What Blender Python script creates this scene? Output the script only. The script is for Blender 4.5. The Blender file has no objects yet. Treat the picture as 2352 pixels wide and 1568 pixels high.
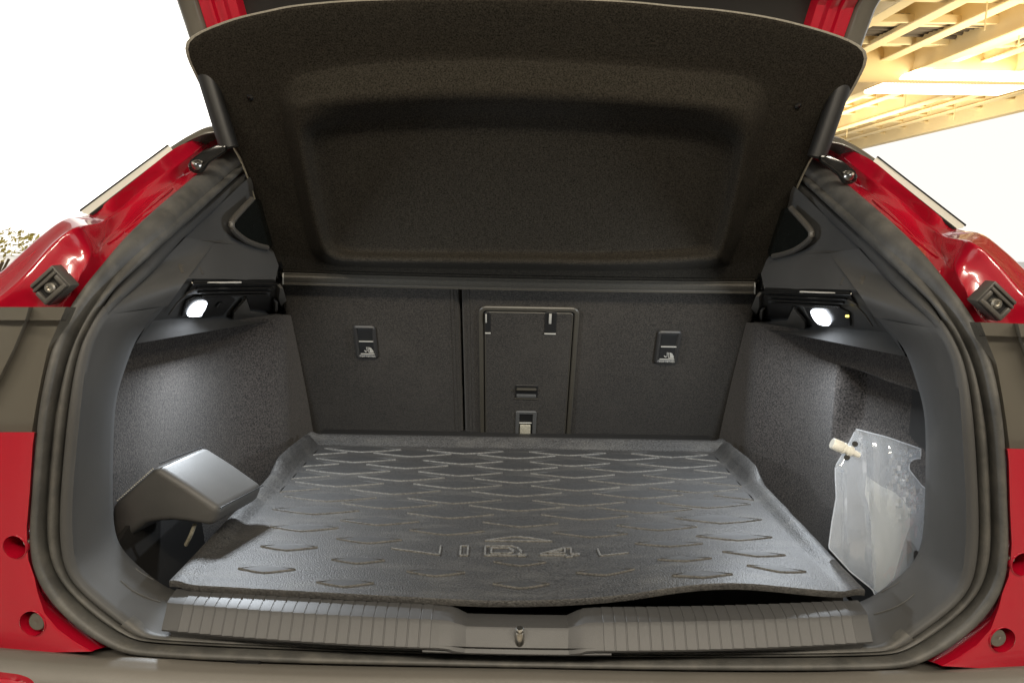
import bpy, bmesh, math, random
from mathutils import Vector, Matrix, noise
random.seed(7)
V = Vector
sc = bpy.context.scene
C = sc.collection
rad = math.radians

# ------------------------------------------------------------------ camera
CAM = V((-0.012, 0.0, 0.48))
F = 1750.0
CM = Matrix.Rotation(rad(0.05), 3, 'Z') @ Matrix.Rotation(rad(90 - 8.3), 3, 'X') @ Matrix.Rotation(rad(0.95), 3, 'Z')
cd = bpy.data.cameras.new('camera'); cam = bpy.data.objects.new('camera', cd); C.objects.link(cam)
cam.matrix_world = Matrix.Translation(CAM) @ CM.to_4x4()
cd.sensor_width = 36.0; cd.lens = 36.0 * F / 2352.0
cd.clip_start = 0.01; cd.clip_end = 300
sc.camera = cam

# ------------------------------------------------------------------ world, lamps, exposure
w = bpy.data.worlds.new('World'); sc.world = w; w.use_nodes = True
bg = w.node_tree.nodes['Background']
bg.inputs[0].default_value = (1.0, 0.97, 0.92, 1); bg.inputs[1].default_value = 1.05
vs = sc.view_settings
vs.view_transform = 'Standard'; vs.look = 'None'; vs.exposure = 0.0; vs.gamma = 1.0

def area(name, loc, target, size, power, col, size_y=None):
    l = bpy.data.lights.new(name, 'AREA'); l.energy = power; l.color = col
    l.shape = 'RECTANGLE'; l.size = size; l.size_y = size_y or size
    o = bpy.data.objects.new(name, l); C.objects.link(o)
    o.location = loc
    d = V(target) - V(loc)
    o.rotation_euler = d.to_track_quat('-Z', 'Y').to_euler()
    return o
for k, x in enumerate((-1.7, .3, 2.3)):   # warm light behind the photographer, in three strips added for paint highlights
    area('hall_light', (x, -1.9, 2.75), (0, 1.3, 0.2), 1.5, (66, 92, 72)[k], (1.0, 0.89, 0.72), .22)
for y in (11.5, 19.5):   # unseen warm lamps added to brighten the ceiling, no fixtures there
    area('ceiling_fill', (8.2, y, 1.9), (8.2, y + .5, 4), 4.0, 270, (1.0, .87, .58))
area('wall_fill', (-6, 20, 5.5), (-6, 28, 2.0), 20.0, 3500, (1.0, 0.97, 0.92), 1.0)  # added lamp, brightens the back wall to white

# ------------------------------------------------------------------ helpers
def ray(px, py):
    return CM @ V(((px - 1176.0) / F, -(py - 784.0) / F, -1.0))
def PY(px, py, y):
    d = ray(px, py); return CAM + d * ((y - CAM.y) / d.y)
def PZ(px, py, z):
    d = ray(px, py); return CAM + d * ((z - CAM.z) / d.z)
def PX(px, py, x):
    d = ray(px, py); return CAM + d * ((x - CAM.x) / d.x)
def PP(px, py, p0, n):
    d = ray(px, py); return CAM + d * ((p0 - CAM).dot(n) / d.dot(n))
K = 0.9408
def crop(x0, y0, k):
    return lambda x, y: ((x0 + x * k) * K, (y0 + y * k) * K)
L1 = crop(0, 280, 560 / 1568); L2 = crop(300, 460, 420 / 1568); MC = crop(820, 720, 600 / 2352)
L6 = crop(0, 1040, .4); T7 = crop(380, 0, 340 / 1403); C8 = crop(1980, 0, 520 / 2352)
F1 = crop(380, 1020, 920 / 2352); F2 = crop(1200, 1020, 920 / 2352); F3 = crop(1000, 1300, 540 / 2352)
P4 = crop(1980, 1020, 300 / 1120); B5 = crop(260, 1060, 420 / 1733); S6 = crop(1120, 1380, 580 / 2352)

def lerp(a, b, t): return a + (b - a) * t
def interp(x, tab):
    if x <= tab[0][0]: return tab[0][1]
    for (x0, y0), (x1, y1) in zip(tab, tab[1:]):
        if x <= x1:
            t = (x - x0) / (x1 - x0); return y0 + (y1 - y0) * t
    return tab[-1][1]
def sstep(a, b, x):
    t = min(1, max(0, (x - a) / (b - a))); return t * t * (3 - 2 * t)

def lin(pts, n, closed=False):
    pts = [V(p) for p in pts]
    if closed: pts = pts + [pts[0]]
    acc = [0]
    for a, b in zip(pts, pts[1:]): acc.append(acc[-1] + (b - a).length)
    m = n if closed else n - 1
    out = []; j = 0
    for i in range(n):
        s = acc[-1] * i / m
        while j < len(acc) - 2 and acc[j + 1] < s: j += 1
        d = acc[j + 1] - acc[j]
        out.append(pts[j].lerp(pts[j + 1], (s - acc[j]) / d if d > 1e-9 else 0))
    return out
def cr(pts, k=8, closed=False):
    """Catmull-Rom through pts, k samples a span (stations stay aligned)."""
    pts = [V(p) for p in pts]; n = len(pts); out = []
    def P(i):
        if closed: return pts[i % n]
        return pts[min(max(i, 0), n - 1)]
    for i in range(n if closed else n - 1):
        p0, p1, p2, p3 = P(i - 1), P(i), P(i + 1), P(i + 2)
        for q in range(k):
            t = q / k
            out.append(0.5 * (2 * p1 + (p2 - p0) * t + (2 * p0 - 5 * p1 + 4 * p2 - p3) * t * t + (3 * p1 - p0 - 3 * p2 + p3) * t ** 3))
    if not closed: out.append(pts[-1].copy())
    return out

class MB:
    def __init__(s): s.v = []; s.f = []; s.m = []
    def add(s, vs, fs, mi=0):
        o = len(s.v); s.v += [tuple(p) for p in vs]
        for f in fs: s.f.append(tuple(o + i for i in f)); s.m.append(mi)
    def rows(s, rows, closed=False, mi=0, cap0=False, cap1=False):
        n = len(rows[0]); vs = [p for r in rows for p in r]; fs = []
        for i in range(len(rows) - 1):
            for j in range(n if closed else n - 1):
                a = i * n + j; b = i * n + (j + 1) % n
                fs.append((a, b, b + n, a + n))
        if cap0: fs.append(tuple(range(n))[::-1])
        if cap1: fs.append(tuple((len(rows) - 1) * n + i for i in range(n)))
        s.add(vs, fs, mi)
    def box(s, fr, x0, x1, y0, y1, z0, z1, bev=0.0, seg=2, mi=0):
        bm = bmesh.new(); bmesh.ops.create_cube(bm, size=1)
        for v in bm.verts:
            v.co = V((lerp(x0, x1, v.co.x + .5), lerp(y0, y1, v.co.y + .5), lerp(z0, z1, v.co.z + .5)))
        if bev: bmesh.ops.bevel(bm, geom=bm.edges[:], offset=bev, segments=seg, affect='EDGES', profile=.5)
        s.bm(bm, fr, mi)
    def bm(s, bm, fr=None, mi=0):
        bm.verts.index_update()
        s.add([fr @ v.co if fr else v.co.copy() for v in bm.verts], [[v.index for v in f.verts] for f in bm.faces], mi)
        bm.free()
    def cyl(s, a, b, r0, r1=None, n=20, mi=0, cap=True):
        a = V(a); b = V(b); r1 = r0 if r1 is None else r1
        q = (b - a).to_track_quat('Z', 'Y')
        ring = lambda c, r: [c + q @ V((r * math.cos(2 * math.pi * i / n), r * math.sin(2 * math.pi * i / n), 0)) for i in range(n)]
        s.rows([ring(a, r0), ring(b, r1)], True, mi, cap, cap)
    def lathe(s, o, axis, prof, n=24, mi=0, cap=True):
        o = V(o); q = V(axis).to_track_quat('Z', 'Y')
        rs = [[o + q @ V((r * math.cos(2 * math.pi * i / n), r * math.sin(2 * math.pi * i / n), h)) for i in range(n)] for h, r in prof]
        s.rows(rs, True, mi, cap, cap)
    def tube(s, pts, r, n=8, mi=0):
        pts = [V(p) for p in pts]; rs = []
        for i, p in enumerate(pts):
            t = (pts[min(i + 1, len(pts) - 1)] - pts[max(i - 1, 0)]).normalized()
            up = V((0, 0, 1)) if abs(t.z) < .9 else V((1, 0, 0))
            a = t.cross(up).normalized(); b = a.cross(t)
            rs.append([p + (a * math.cos(2 * math.pi * k / n) + b * math.sin(2 * math.pi * k / n)) * r for k in range(n)])
        s.rows(rs, True, mi, True, True)
    def prism(s, loop, d, bev=0.0, seg=2, mi=0):
        """closed 3-D loop extruded along vector d, edges rounded"""
        bm = bmesh.new(); vs = [bm.verts.new(p) for p in loop]; f = bm.faces.new(vs)
        r = bmesh.ops.extrude_face_region(bm, geom=[f])
        for e in r['geom']:
            if isinstance(e, bmesh.types.BMVert): e.co += d
        bmesh.ops.recalc_face_normals(bm, faces=bm.faces)
        if bev: bmesh.ops.bevel(bm, geom=bm.edges[:], offset=bev, segments=seg, affect='EDGES', profile=.5)
        s.bm(bm, None, mi)
    def build(s, name, mat, parent=None, smooth=True, ang=35, recalc=True):
        me = bpy.data.meshes.new(name)
        me.from_pydata(s.v, [], s.f)
        mats = mat if isinstance(mat, (list, tuple)) else [mat]
        for m in mats: me.materials.append(m)
        if len(mats) > 1: me.polygons.foreach_set('material_index', s.m)
        if recalc:
            bm = bmesh.new(); bm.from_mesh(me); bmesh.ops.recalc_face_normals(bm, faces=bm.faces); bm.to_mesh(me); bm.free()
        if smooth:
            me.polygons.foreach_set('use_smooth', [True] * len(me.polygons))
            me.set_sharp_from_angle(angle=rad(ang))
        o = bpy.data.objects.new(name, me); C.objects.link(o)
        if parent: put(o, parent)
        return o
WORLD = {}
def put(o, parent):
    o.parent = parent
    o.matrix_parent_inverse = Matrix.Translation(-WORLD.get(parent.name, V((0, 0, 0))))
def tag(o, label=None, cat=None, group=None, kind=None):
    if label: o['label'] = label
    if cat: o['category'] = cat
    if group: o['group'] = group
    if kind: o['kind'] = kind
    return o
def empty(name, loc, label, cat, group=None):
    o = bpy.data.objects.new(name, None); C.objects.link(o); o.location = loc; o.empty_display_size = .1
    WORLD[o.name] = V(loc); return tag(o, label, cat, group)
def mirror(o, label=None):
    c = o.copy(); C.objects.link(c); c.scale.x = -1
    if label: c['label'] = label
    for ch in list(o.children):
        d = ch.copy(); C.objects.link(d); d.parent = c
    return c
def coons(top, bot, lef, rig, n=24, m=24, push=None):
    T, B, L, R = lin(top, n), lin(bot, n), lin(lef, m), lin(rig, m)
    rows = []
    for j in range(m):
        v = j / (m - 1); r = []
        for i in range(n):
            u = i / (n - 1)
            p = T[i] * (1 - v) + B[i] * v + L[j] * (1 - u) + R[j] * u - (T[0] * (1 - u) * (1 - v) + T[-1] * u * (1 - v) + B[0] * (1 - u) * v + B[-1] * u * v)
            if push: p = p + push(u, v)
            r.append(p)
        rows.append(r)
    return rows
def rrect(x0, x1, y0, y1, r, n=5):
    out = []
    for cx, cy, a0 in ((x1 - r, y1 - r, 0), (x0 + r, y1 - r, 90), (x0 + r, y0 + r, 180), (x1 - r, y0 + r, 270)):
        for i in range(n + 1):
            a = rad(a0 + 90 * i / n); out.append((cx + r * math.cos(a), cy + r * math.sin(a)))
    return out
def mx(o): return V((-o.x, o.y, o.z))

from mathutils.bvhtree import BVHTree
def bvh(o): return BVHTree.FromPolygons([v.co for v in o.data.vertices], [p.vertices[:] for p in o.data.polygons])
def hit(tree, px, py, off=0.0, fb=.93):
    d = ray(px, py).normalized(); r = tree.ray_cast(CAM, d)
    if r[0] is None: return PY(px, py, fb)
    n = r[1] if r[1].dot(d) < 0 else -r[1]
    return r[0] + n * off
# ------------------------------------------------------------------ materials
def mat(name, col, rough=.5, metal=0.0, coat=0.0, spec=.5, n_scale=0, n_amt=0.0, bump=0.0, b_scale=None, b_dist=.001, sheen=0.0, col2=None, extra=None, detail=3.0):
    m = bpy.data.materials.new(name); m.use_nodes = True
    nt = m.node_tree; b = nt.nodes['Principled BSDF']
    b.inputs['Base Color'].default_value = (*col, 1); b.inputs['Roughness'].default_value = rough
    b.inputs['Metallic'].default_value = metal; b.inputs['Coat Weight'].default_value = coat
    b.inputs['Coat Roughness'].default_value = .04
    b.inputs['Specular IOR Level'].default_value = spec; b.inputs['Sheen Weight'].default_value = sheen
    tc = nt.nodes.new('ShaderNodeTexCoord')
    if n_scale:
        nz = nt.nodes.new('ShaderNodeTexNoise'); nz.inputs['Scale'].default_value = n_scale; nz.inputs['Detail'].default_value = detail
        nt.links.new(tc.outputs['Object'], nz.inputs['Vector'])
        rp = nt.nodes.new('ShaderNodeValToRGB')
        c2 = col2 or tuple(min(1, c * (1 + n_amt)) for c in col); c1 = tuple(c * (1 - min(n_amt, .85)) for c in col)
        rp.color_ramp.elements[0].position = .32; rp.color_ramp.elements[1].position = .68
        rp.color_ramp.elements[0].color = (*c1, 1); rp.color_ramp.elements[1].color = (*c2, 1)
        nt.links.new(nz.outputs['Fac'], rp.inputs[0])
        if extra:   # broad dusty / rubbed patches: (scale, stretch, colour, strength)
            mp = nt.nodes.new('ShaderNodeMapping'); mp.inputs['Scale'].default_value = extra[1]; mp.inputs['Rotation'].default_value = (0, 0, .4)
            n2 = nt.nodes.new('ShaderNodeTexNoise'); n2.inputs['Scale'].default_value = extra[0]; n2.inputs['Detail'].default_value = 6; n2.inputs['Roughness'].default_value = .7
            r2 = nt.nodes.new('ShaderNodeValToRGB'); r2.color_ramp.elements[0].position = .48; r2.color_ramp.elements[1].position = .78
            r2.color_ramp.elements[0].color = (0, 0, 0, 1); r2.color_ramp.elements[1].color = (extra[3], extra[3], extra[3], 1)
            mi = nt.nodes.new('ShaderNodeMix'); mi.data_type = 'RGBA'; mi.inputs[7].default_value = (*extra[2], 1)
            nt.links.new(tc.outputs['Object'], mp.inputs[0]); nt.links.new(mp.outputs[0], n2.inputs['Vector']); nt.links.new(n2.outputs['Fac'], r2.inputs[0])
            nt.links.new(r2.outputs[0], mi.inputs[0]); nt.links.new(rp.outputs[0], mi.inputs[6]); nt.links.new(mi.outputs[2], b.inputs['Base Color'])
        else:
            nt.links.new(rp.outputs[0], b.inputs['Base Color'])
    if bump:
        nb = nt.nodes.new('ShaderNodeTexNoise'); nb.inputs['Scale'].default_value = b_scale or n_scale; nb.inputs['Detail'].default_value = 2
        nt.links.new(tc.outputs['Object'], nb.inputs['Vector'])
        bu = nt.nodes.new('ShaderNodeBump'); bu.inputs['Strength'].default_value = bump; bu.inputs['Distance'].default_value = b_dist
        nt.links.new(nb.outputs['Fac'], bu.inputs['Height']); nt.links.new(bu.outputs[0], b.inputs['Normal'])
    return m
M = {}
M['red'] = mat('red_paint', (.36, .003, .017), .22, coat=1.0, spec=.6)
M['trim'] = mat('grained_plastic', (.060, .060, .059), .56, spec=.4, bump=.5, b_scale=900, b_dist=.0004, n_scale=6, n_amt=.12)
M['sillp'] = mat('sill_plastic', (.056, .057, .059), .5, bump=.4, b_scale=900, b_dist=.0003, n_scale=8, n_amt=.1)
M['seal'] = mat('rubber_seal', (.064, .063, .059), .55, bump=.4, b_scale=500, b_dist=.0005, n_scale=25, n_amt=.25, extra=(30, (1, 1, 1), (.15, .14, .12), .5))
M['carpet'] = mat('side_carpet', (.031, .027, .0245), .95, spec=.2, n_scale=330, n_amt=.85, bump=.7, b_scale=380, b_dist=.0010, sheen=.12, extra=(7, (1, 1, 1), (.055, .05, .045), .5))
M['seat'] = mat('seat_fabric', (.020, .0175, .0145), .95, spec=.2, n_scale=360, n_amt=.7, bump=.8, b_scale=480, b_dist=.0014, sheen=.15, extra=(6, (1, 1, 1), (.040, .035, .029), .5))
M['felt'] = mat('shelf_felt', (.022, .0195, .0155), .95, spec=.08, n_scale=420, n_amt=.6, bump=.5, b_scale=520, b_dist=.0009, sheen=.0)
M['edge'] = mat('lit_felt_edge', (.24, .225, .19), .9, spec=.2, n_scale=400, n_amt=.2, bump=.5, b_scale=400, b_dist=.001)  # edge felt coloured paler than the panel, as lit from above
M['mat'] = mat('mat_rubber', (.034, .033, .032), .52, n_scale=330, n_amt=.55, bump=.9, b_scale=420, b_dist=.0013, extra=(9, (1, 3.5, 1), (.10, .095, .085), .55))
M['smooth'] = mat('smooth_rubber', (.026, .0255, .025), .64, n_scale=330, n_amt=.3, bump=.25, b_scale=420, b_dist=.0006)
M['lit_ridge'] = mat('lit_ridge_rubber', (.110, .107, .100), .5, n_scale=350, n_amt=.5)  # paler rubber: light on near rims and lettering is put into the colour
M['leather'] = mat('grey_leather', (.055, .054, .052), .52, n_scale=12, n_amt=.12, bump=.35, b_scale=700, b_dist=.0004)
M['black'] = mat('black_plastic', (.008, .008, .008), .45)
M['soft'] = mat('soft_black_plastic', (.020, .019, .018), .5)
M['gloss'] = mat('gloss_black', (.006, .006, .006), .12, coat=.5)
M['dark'] = mat('dark_cavity_plastic', (.010, .009, .008), .7)
M['grey'] = mat('moulded_plastic', (.075, .07, .062), .42)
M['bumper'] = mat('bumper_plastic', (.120, .112, .099), .42, bump=.4, b_scale=700, b_dist=.0004, n_scale=5, n_amt=.1)
M['lampb'] = mat('tail_lamp_plastic', (.100, .093, .078), .2, coat=.4)
M['metal'] = mat('zinc_steel', (.55, .53, .48), .28, metal=1.0)
M['chrome'] = mat('bright_trim', (.70, .68, .62), .25, metal=.0)
M['glass'] = mat('dark_glass', (.006, .008, .008), .06, coat=.6)
M['print'] = mat('pale_print', (.30, .29, .26), .6)
M['rim'] = mat('door_frame_plastic', (.042, .038, .030), .38)
M['cream'] = mat('cream_cap', (.86, .86, .80), .4)
M['strap'] = mat('beige_strap', (.28, .26, .20), .7, n_scale=200, n_amt=.2)
M['stitch'] = mat('thread', (.25, .22, .16), .8)
M['white'] = mat('white_wall_paint', (.9, .9, .88), .7)
M['floor'] = mat('grey_floor', (.30, .28, .25), .35, n_scale=3, n_amt=.1)
M['hall'] = mat('hall_wall_paint', (.62, .60, .56), .8)
M['ceil'] = mat('ceiling_paint', (.80, .62, .34), .8)
M['beam'] = mat('beam_paint', (.84, .70, .44), .7)
M['cable'] = mat('cable_grey', (.09, .07, .055), .7)
M['leaf'] = mat('gold_leaf', (.55, .45, .10), .6)
M['wood'] = mat('bark', (.16, .11, .06), .8)
def emis(name, col, s):
    m = bpy.data.materials.new(name); m.use_nodes = True; nt = m.node_tree
    b = nt.nodes['Principled BSDF']; b.inputs['Base Color'].default_value = (.8, .8, .8, 1)
    b.inputs['Emission Color'].default_value = (*col, 1); b.inputs['Emission Strength'].default_value = s
    return m
M['lens'] = emis('lamp_lens', (.86, .92, 1.0), 6.0)
M['tube'] = emis('ceiling_lamp_glow', (1, .92, .72), 4.0)

def film(name, col, haze, rough=.05, gloss=1.6):
    m = bpy.data.materials.new(name); m.use_nodes = True; nt = m.node_tree; N = nt.nodes.new
    out = nt.nodes['Material Output']; nt.nodes.remove(nt.nodes['Principled BSDF'])
    tr = N('ShaderNodeBsdfTransparent'); tr.inputs[0].default_value = (.97, .98, 1, 1)
    df = N('ShaderNodeBsdfDiffuse'); df.inputs[0].default_value = (*col, 1)
    tl = N('ShaderNodeBsdfTranslucent'); tl.inputs[0].default_value = (*col, 1)
    md = N('ShaderNodeMixShader'); md.inputs[0].default_value = .4
    nt.links.new(df.outputs[0], md.inputs[1]); nt.links.new(tl.outputs[0], md.inputs[2])
    mb_ = N('ShaderNodeMixShader'); lw = N('ShaderNodeLayerWeight'); lw.inputs[0].default_value = .3
    mr = N('ShaderNodeMapRange'); mr.inputs[3].default_value = haze; mr.inputs[4].default_value = min(.95, haze + .5)
    nt.links.new(lw.outputs['Facing'], mr.inputs[0]); nt.links.new(mr.outputs[0], mb_.inputs[0])
    nt.links.new(tr.outputs[0], mb_.inputs[1]); nt.links.new(md.outputs[0], mb_.inputs[2])
    gl = N('ShaderNodeBsdfGlossy'); gl.inputs['Roughness'].default_value = rough
    lw2 = N('ShaderNodeLayerWeight'); lw2.inputs[0].default_value = .25; fr = N('ShaderNodeMapRange'); fr.inputs[3].default_value = .07 * gloss / 1.6; fr.inputs[4].default_value = .7; nt.links.new(lw2.outputs['Facing'], fr.inputs[0])
    mf = N('ShaderNodeMixShader'); nt.links.new(fr.outputs[0], mf.inputs[0]); nt.links.new(mb_.outputs[0], mf.inputs[1]); nt.links.new(gl.outputs[0], mf.inputs[2])
    nt.links.new(mf.outputs[0], out.inputs[0])
    return m
M['film'] = film('clear_film', (.82, .86, .90), .25, .07, 3.8)
M['gusset_sheen'] = film('gusset_wall_sheen', (.85, .84, .77), .55, .25)  # cream haze puts a bright wall's reflection into the gusset colour

# ================================================================== THE CAR
car = empty('car', (0, 2.4, -.72), 'red car seen from behind with its tailgate open and trunk empty', 'car')

def D(py):  # depth of the tailgate opening at a picture height
    return interp(py, [(270, 2.1), (300, 1.9), (335, 1.7), (400, 1.35), (450, 1.215), (500, 1.125), (560, 1.07), (620, 1.025), (680, .99), (740, .965), (820, .945), (900, .935), (1000, .93), (1530, .93)])
def Dr(py): return interp(py, [(270, 1.68), (300, 1.57), (335, 1.46), (400, 1.30), (450, 1.20)]) if py < 450 else D(py)
ST = [((600, 283), (636, 300), (690, 312)), ((423, 433), (455, 462), (482, 492)), ((358, 491), (387, 518), (412, 556)), ((282, 561), (316, 577), (346, 634)),
      ((240, 617), (266, 629), (286, 682)), ((194, 668), (223, 682), (247, 722)), ((153, 729), (186, 745), (218, 765)), ((122, 800), (154, 812), (199, 818)),
      ((100, 900), (133, 905), (188, 905)), ((87, 978), (120, 978), (181, 978)), ((77, 1129), (108, 1129), (166, 1129)), ((70, 1210), (103, 1210), (165, 1210)),
      ((74, 1285), (108, 1280), (170, 1275)), ((100, 1355), (136, 1340), (180, 1326)), ((169, 1430), (200, 1405), (240, 1376)), ((245, 1479), (268, 1452), (300, 1424)),
      ((295, 1499), (313, 1472), (335, 1452)), ((357, 1506), (367, 1478), (374, 1459)), ((536, 1515), (536, 1487), (536, 1470)), ((800, 1523), (800, 1497), (800, 1481)), ((1187, 1530), (1187, 1507), (1187, 1491))]
def Pdep(px, py): return max(D(py) + .005, .53 * F / (1190 - px)) if py < 800 else D(py) + .008
so = [PY(*o, D(o[1])) for o, g, p in ST]
sg = [PY(*g, D(g[1]) + .004) for o, g, p in ST]
sp = [PY(*p, Pdep(*p)) for o, g, p in ST]
for lst in (so, sg, sp):
    lst[-1].x = 0.0
# the sill part of the seal runs level: keep bottom stations at a gentle bow
SO, SG, SP = cr(so, 8), cr(sg, 8), cr(sp, 8)
def relax(l, it, lo=0, hi=None):
    hi = len(l) - 1 if hi is None else hi
    for _ in range(it):
        l[lo + 1:hi] = [l[i] * .5 + (l[i - 1] + l[i + 1]) * .25 for i in range(lo + 1, hi)]
relax(SO, 40); relax(SG, 40); relax(SP, 40)
def full(l): return l + [mx(p) for p in l[-2::-1]]
def frame_n(i, A, B):
    t = (A[min(i + 1, len(A) - 1)] - A[max(i - 1, 0)])
    n = t.cross(B[i] - A[i]).normalized()
    return n if n.dot(CAM - A[i]) > 0 else -n
def smooth_n(A, B):
    ns = [frame_n(i, A, B) for i in range(len(A))]
    for _ in range(30):
        ns[1:-1] = [(ns[i] * .5 + (ns[i - 1] + ns[i + 1]) * .25).normalized() for i in range(1, len(ns) - 1)]
    return ns
def prow(A, B, spec, lo=0, hi=None):
    hi = len(A) if hi is None else hi
    ns = smooth_n(A, B)
    return [[A[i].lerp(B[i], t) + ns[i] * h for i in range(lo, hi)] for t, h in spec]
FO, FG, FP = full(SO), full(SG), full(SP)
mb = MB()
rows = prow(FO, FG, [(0, -.016), (-.03, -.004), (-.01, .003), (.05, .008), (.14, .0115), (.30, .0140), (.50, .0138), (.68, .0110), (.82, .0060), (.90, .0005), (.95, -.008)])
rows += prow(FG, FP, [(.03, -.008), (.08, -.001), (.14, .0035), (.24, .0058), (.33, .0052), (.40, .0020), (.44, -.004), (.46, -.012)])
mb.rows(rows)
seal = mb.build('weatherstrip', M['seal'], car, ang=60)

lo_ = 15 * 8; hi_ = len(FG) - lo_
mb = MB(); mb.rows(prow(FG, FP, [(.30, -.006), (.38, .002), (.6, .0055), (.85, .005), (1.05, .001), (1.2, -.008)], lo_, hi_)); mb.build('sill_seal_lip', M['seal'], car, ang=60)
# --- interior panels of the left side (traced once, mirrored to the right)
NI0 = 5   # station where the lower side trim starts
IN = {5: (386, 702), 6: (345, 745), 7: (316, 784), 8: (291, 850), 9: (272, 915), 10: (266, 1000), 11: (264, 1126), 12: (268, 1213), 13: (288, 1260), 14: (328, 1300), 15: (374, 1336), 16: (408, 1352), 17: (430, 1357)}
si = []
for k in range(5, 18):
    px, py = IN[k]
    si.append(PY(px, py, interp(py, [(700, 1.115), (784, 1.075), (915, 1.05), (1130, 1.035), (1300, 1.03), (1360, 1.025)])))
sp_l = [p.copy() for p in sp[5:18]]
A_ = SP[40:137]; B_ = cr(si, 8); relax(B_, 12)
G_ = SG[5 * 8:17 * 8 + 1]
mb = MB()
lipr = prow(G_, A_, [(.50, -.010), (.53, -.001), (.58, .0035), (.68, .0055), (.82, .005), (.92, .0025), (.97, .0005)])
def inward(i):
    n = frame_n(i, A_, B_)
    return n
NS_ = smooth_n(A_, B_)
panel = [[A_[i].lerp(B_[i], t) + NS_[i] * h for i in range(len(A_))] for t, h in [(.0, 0), (.06, .0), (.2, .002), (.5, .0045), (.8, .002), (.96, -.001), (1.0, -.004), (1.02, -.02)]]
mb.rows(lipr + panel)
# outward return so the edge has depth
t_o = mb.build('side_trim', M['trim'], car, ang=50)
tt = bvh(t_o)
mb = MB(); mb.tube(cr([hit(tt, *L6(*p), .0002) for p in [(738, 940), (790, 985), (845, 1020), (920, 1052), (978, 1072)]], 5), .0011, 6)
o = mb.build('moulded_line', M['trim'], t_o)
mb = MB(); mb.tube(cr([hit(tt, *L6(*p), .0002) for p in [(825, 865), (860, 892), (900, 916), (935, 935)]], 5), .0010, 6)
mb.build('moulded_line', M['trim'], t_o)
mirror(t_o)

# D pillar trim: from the seam up
def XP(px, py): return PX(px, py, interp(px, [(300, -.53), (640, -.505)]))
seam = [XP(426, 545), XP(480, 556), XP(560, 563), XP(626, 572)]
pl = [sp[0], sp[1], sp[2], XP(426, 545)]
top = [sp[0], sp[0] + V((.02, .1, .02))]
rows = coons(top, seam, [sp[0], XP(560, 418), sp[1], sp[2], XP(426, 545)], [sp[0] + V((.02, .1, .02)), XP(640, 450), XP(626, 572)], 30, 26)
mb = MB(); mb.rows(rows)
lip_up = prow(SG[0:3 * 8 + 1], SP[0:3 * 8 + 1], [(.50, -.008), (.58, .002), (.75, .005), (.92, .003), (1.0, -.001)])
mb.rows(lip_up)
pil = mb.build('pillar_trim', M['trim'], car, ang=50); mirror(pil)
# lower half of the trim strip (stations 3..5)
mb = MB(); mb.rows(prow(SG[16:5 * 8 + 1], SP[16:5 * 8 + 1], [(.50, -.008), (.58, .001), (.75, .0045), (.92, .003), (1.0, -.0005), (1.1, -.006)]))
o = mb.build('trim_strip', M['trim'], car, ang=50); mirror(o)

# quarter window (dark glass) with a rounded pale lip
qw = [L2(*p) for p in [(1185, 95), (1090, 190), (1010, 285), (985, 325), (1000, 370), (1080, 440), (1180, 490), (1260, 520), (1330, 530), (1330, 300), (1260, 150)]]
def off_in(p, d): return p + V((d, 0, 0))
loop = [off_in(XP(*p), .006) for p in qw]
c0 = sum(loop, V()) / len(loop)
mb = MB()
lo = cr(loop, 5, True)
mb.rows([[c0.lerp(p, .02) for p in lo], lo], True)
g = mb.build('quarter_window', M['glass'], car)
mb = MB()
edge = [off_in(XP(*L2(*p)), .005) for p in [(1150, 100), (1000, 260), (965, 325), (985, 385), (1090, 470), (1210, 520), (1290, 540)]]
mb.tube(cr(edge, 6), .0055, 8); mb.build('window_lip', M['grey'], g)
mirror(g)

# side trim around the lamp: seam down to the lamp recess
recA = PX(430, 640, -.500); recB = PX(632, 646, -.482); recC = PX(365, 730, -.578)
recN = (recB - recA).cross(recC - recA).normalized()
if recN.x < 0: recN = -recN
def PR(px, py, off=0): return PP(px, py, recA, recN) + recN * off
kn = XP(492, 558)
mb = MB()
mb.rows(coons([XP(426, 545), kn], [sp[5], si[0]], [XP(426, 545)] + [p.copy() for p in SP[21:41]], cr([kn, recA, si[0]], 8), 16, 26))
mb.rows(coons([kn, XP(560, 563), XP(626, 572)], [recA, PR(530, 641), recB], [kn, recA], [XP(626, 572), PX(640, 610, -.49), recB], 24, 16))
o = mb.build('lamp_trim', M['trim'], car, ang=50); lt = bvh(o); mirror(o)
# recess panel below
Cl = PX(312, 789, -.570); Cm = PX(500, 757, -.545); Rr = PX(676, 728, -.505)
mid = [PR(352, 736), PR(400, 730), PR(448, 727), PR(560, 728), PR(655, 722)]
mb = MB(); mb.rows(coons([recA, recB], mid, [recA, PR(352, 736)], [recB, PR(655, 722)], 24, 12))
lowp = coons(mid, [Cl, Cm, Rr], [mid[0], Cl], [mid[-1], Rr], 24, 8)
mb.rows(lowp)
mb.rows([[recA, si[0] + V((-.004, 0, 0)), si[1] + V((-.006, .004, 0)), Cl], [mid[0]] * 4])
mb.rows([[Cl, Cm, Rr], [Cl + V((-.03, 0, 0)), Cm + V((-.03, 0, 0)), Rr + V((-.03, 0, 0))]])
o = mb.build('lamp_recess', M['trim'], car, ang=25); mirror(o)
# inset grip facet
mb = MB()
fc = [hit(lt, *L2(*p), .0012, 1.2) for p in [(515, 694), (700, 716), (735, 785), (545, 775)]]
mb.prism(fc, V((-.006, 0, 0)), .0005); o = mb.build('grip_facet', M['grey'], car); mirror(o)

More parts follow.
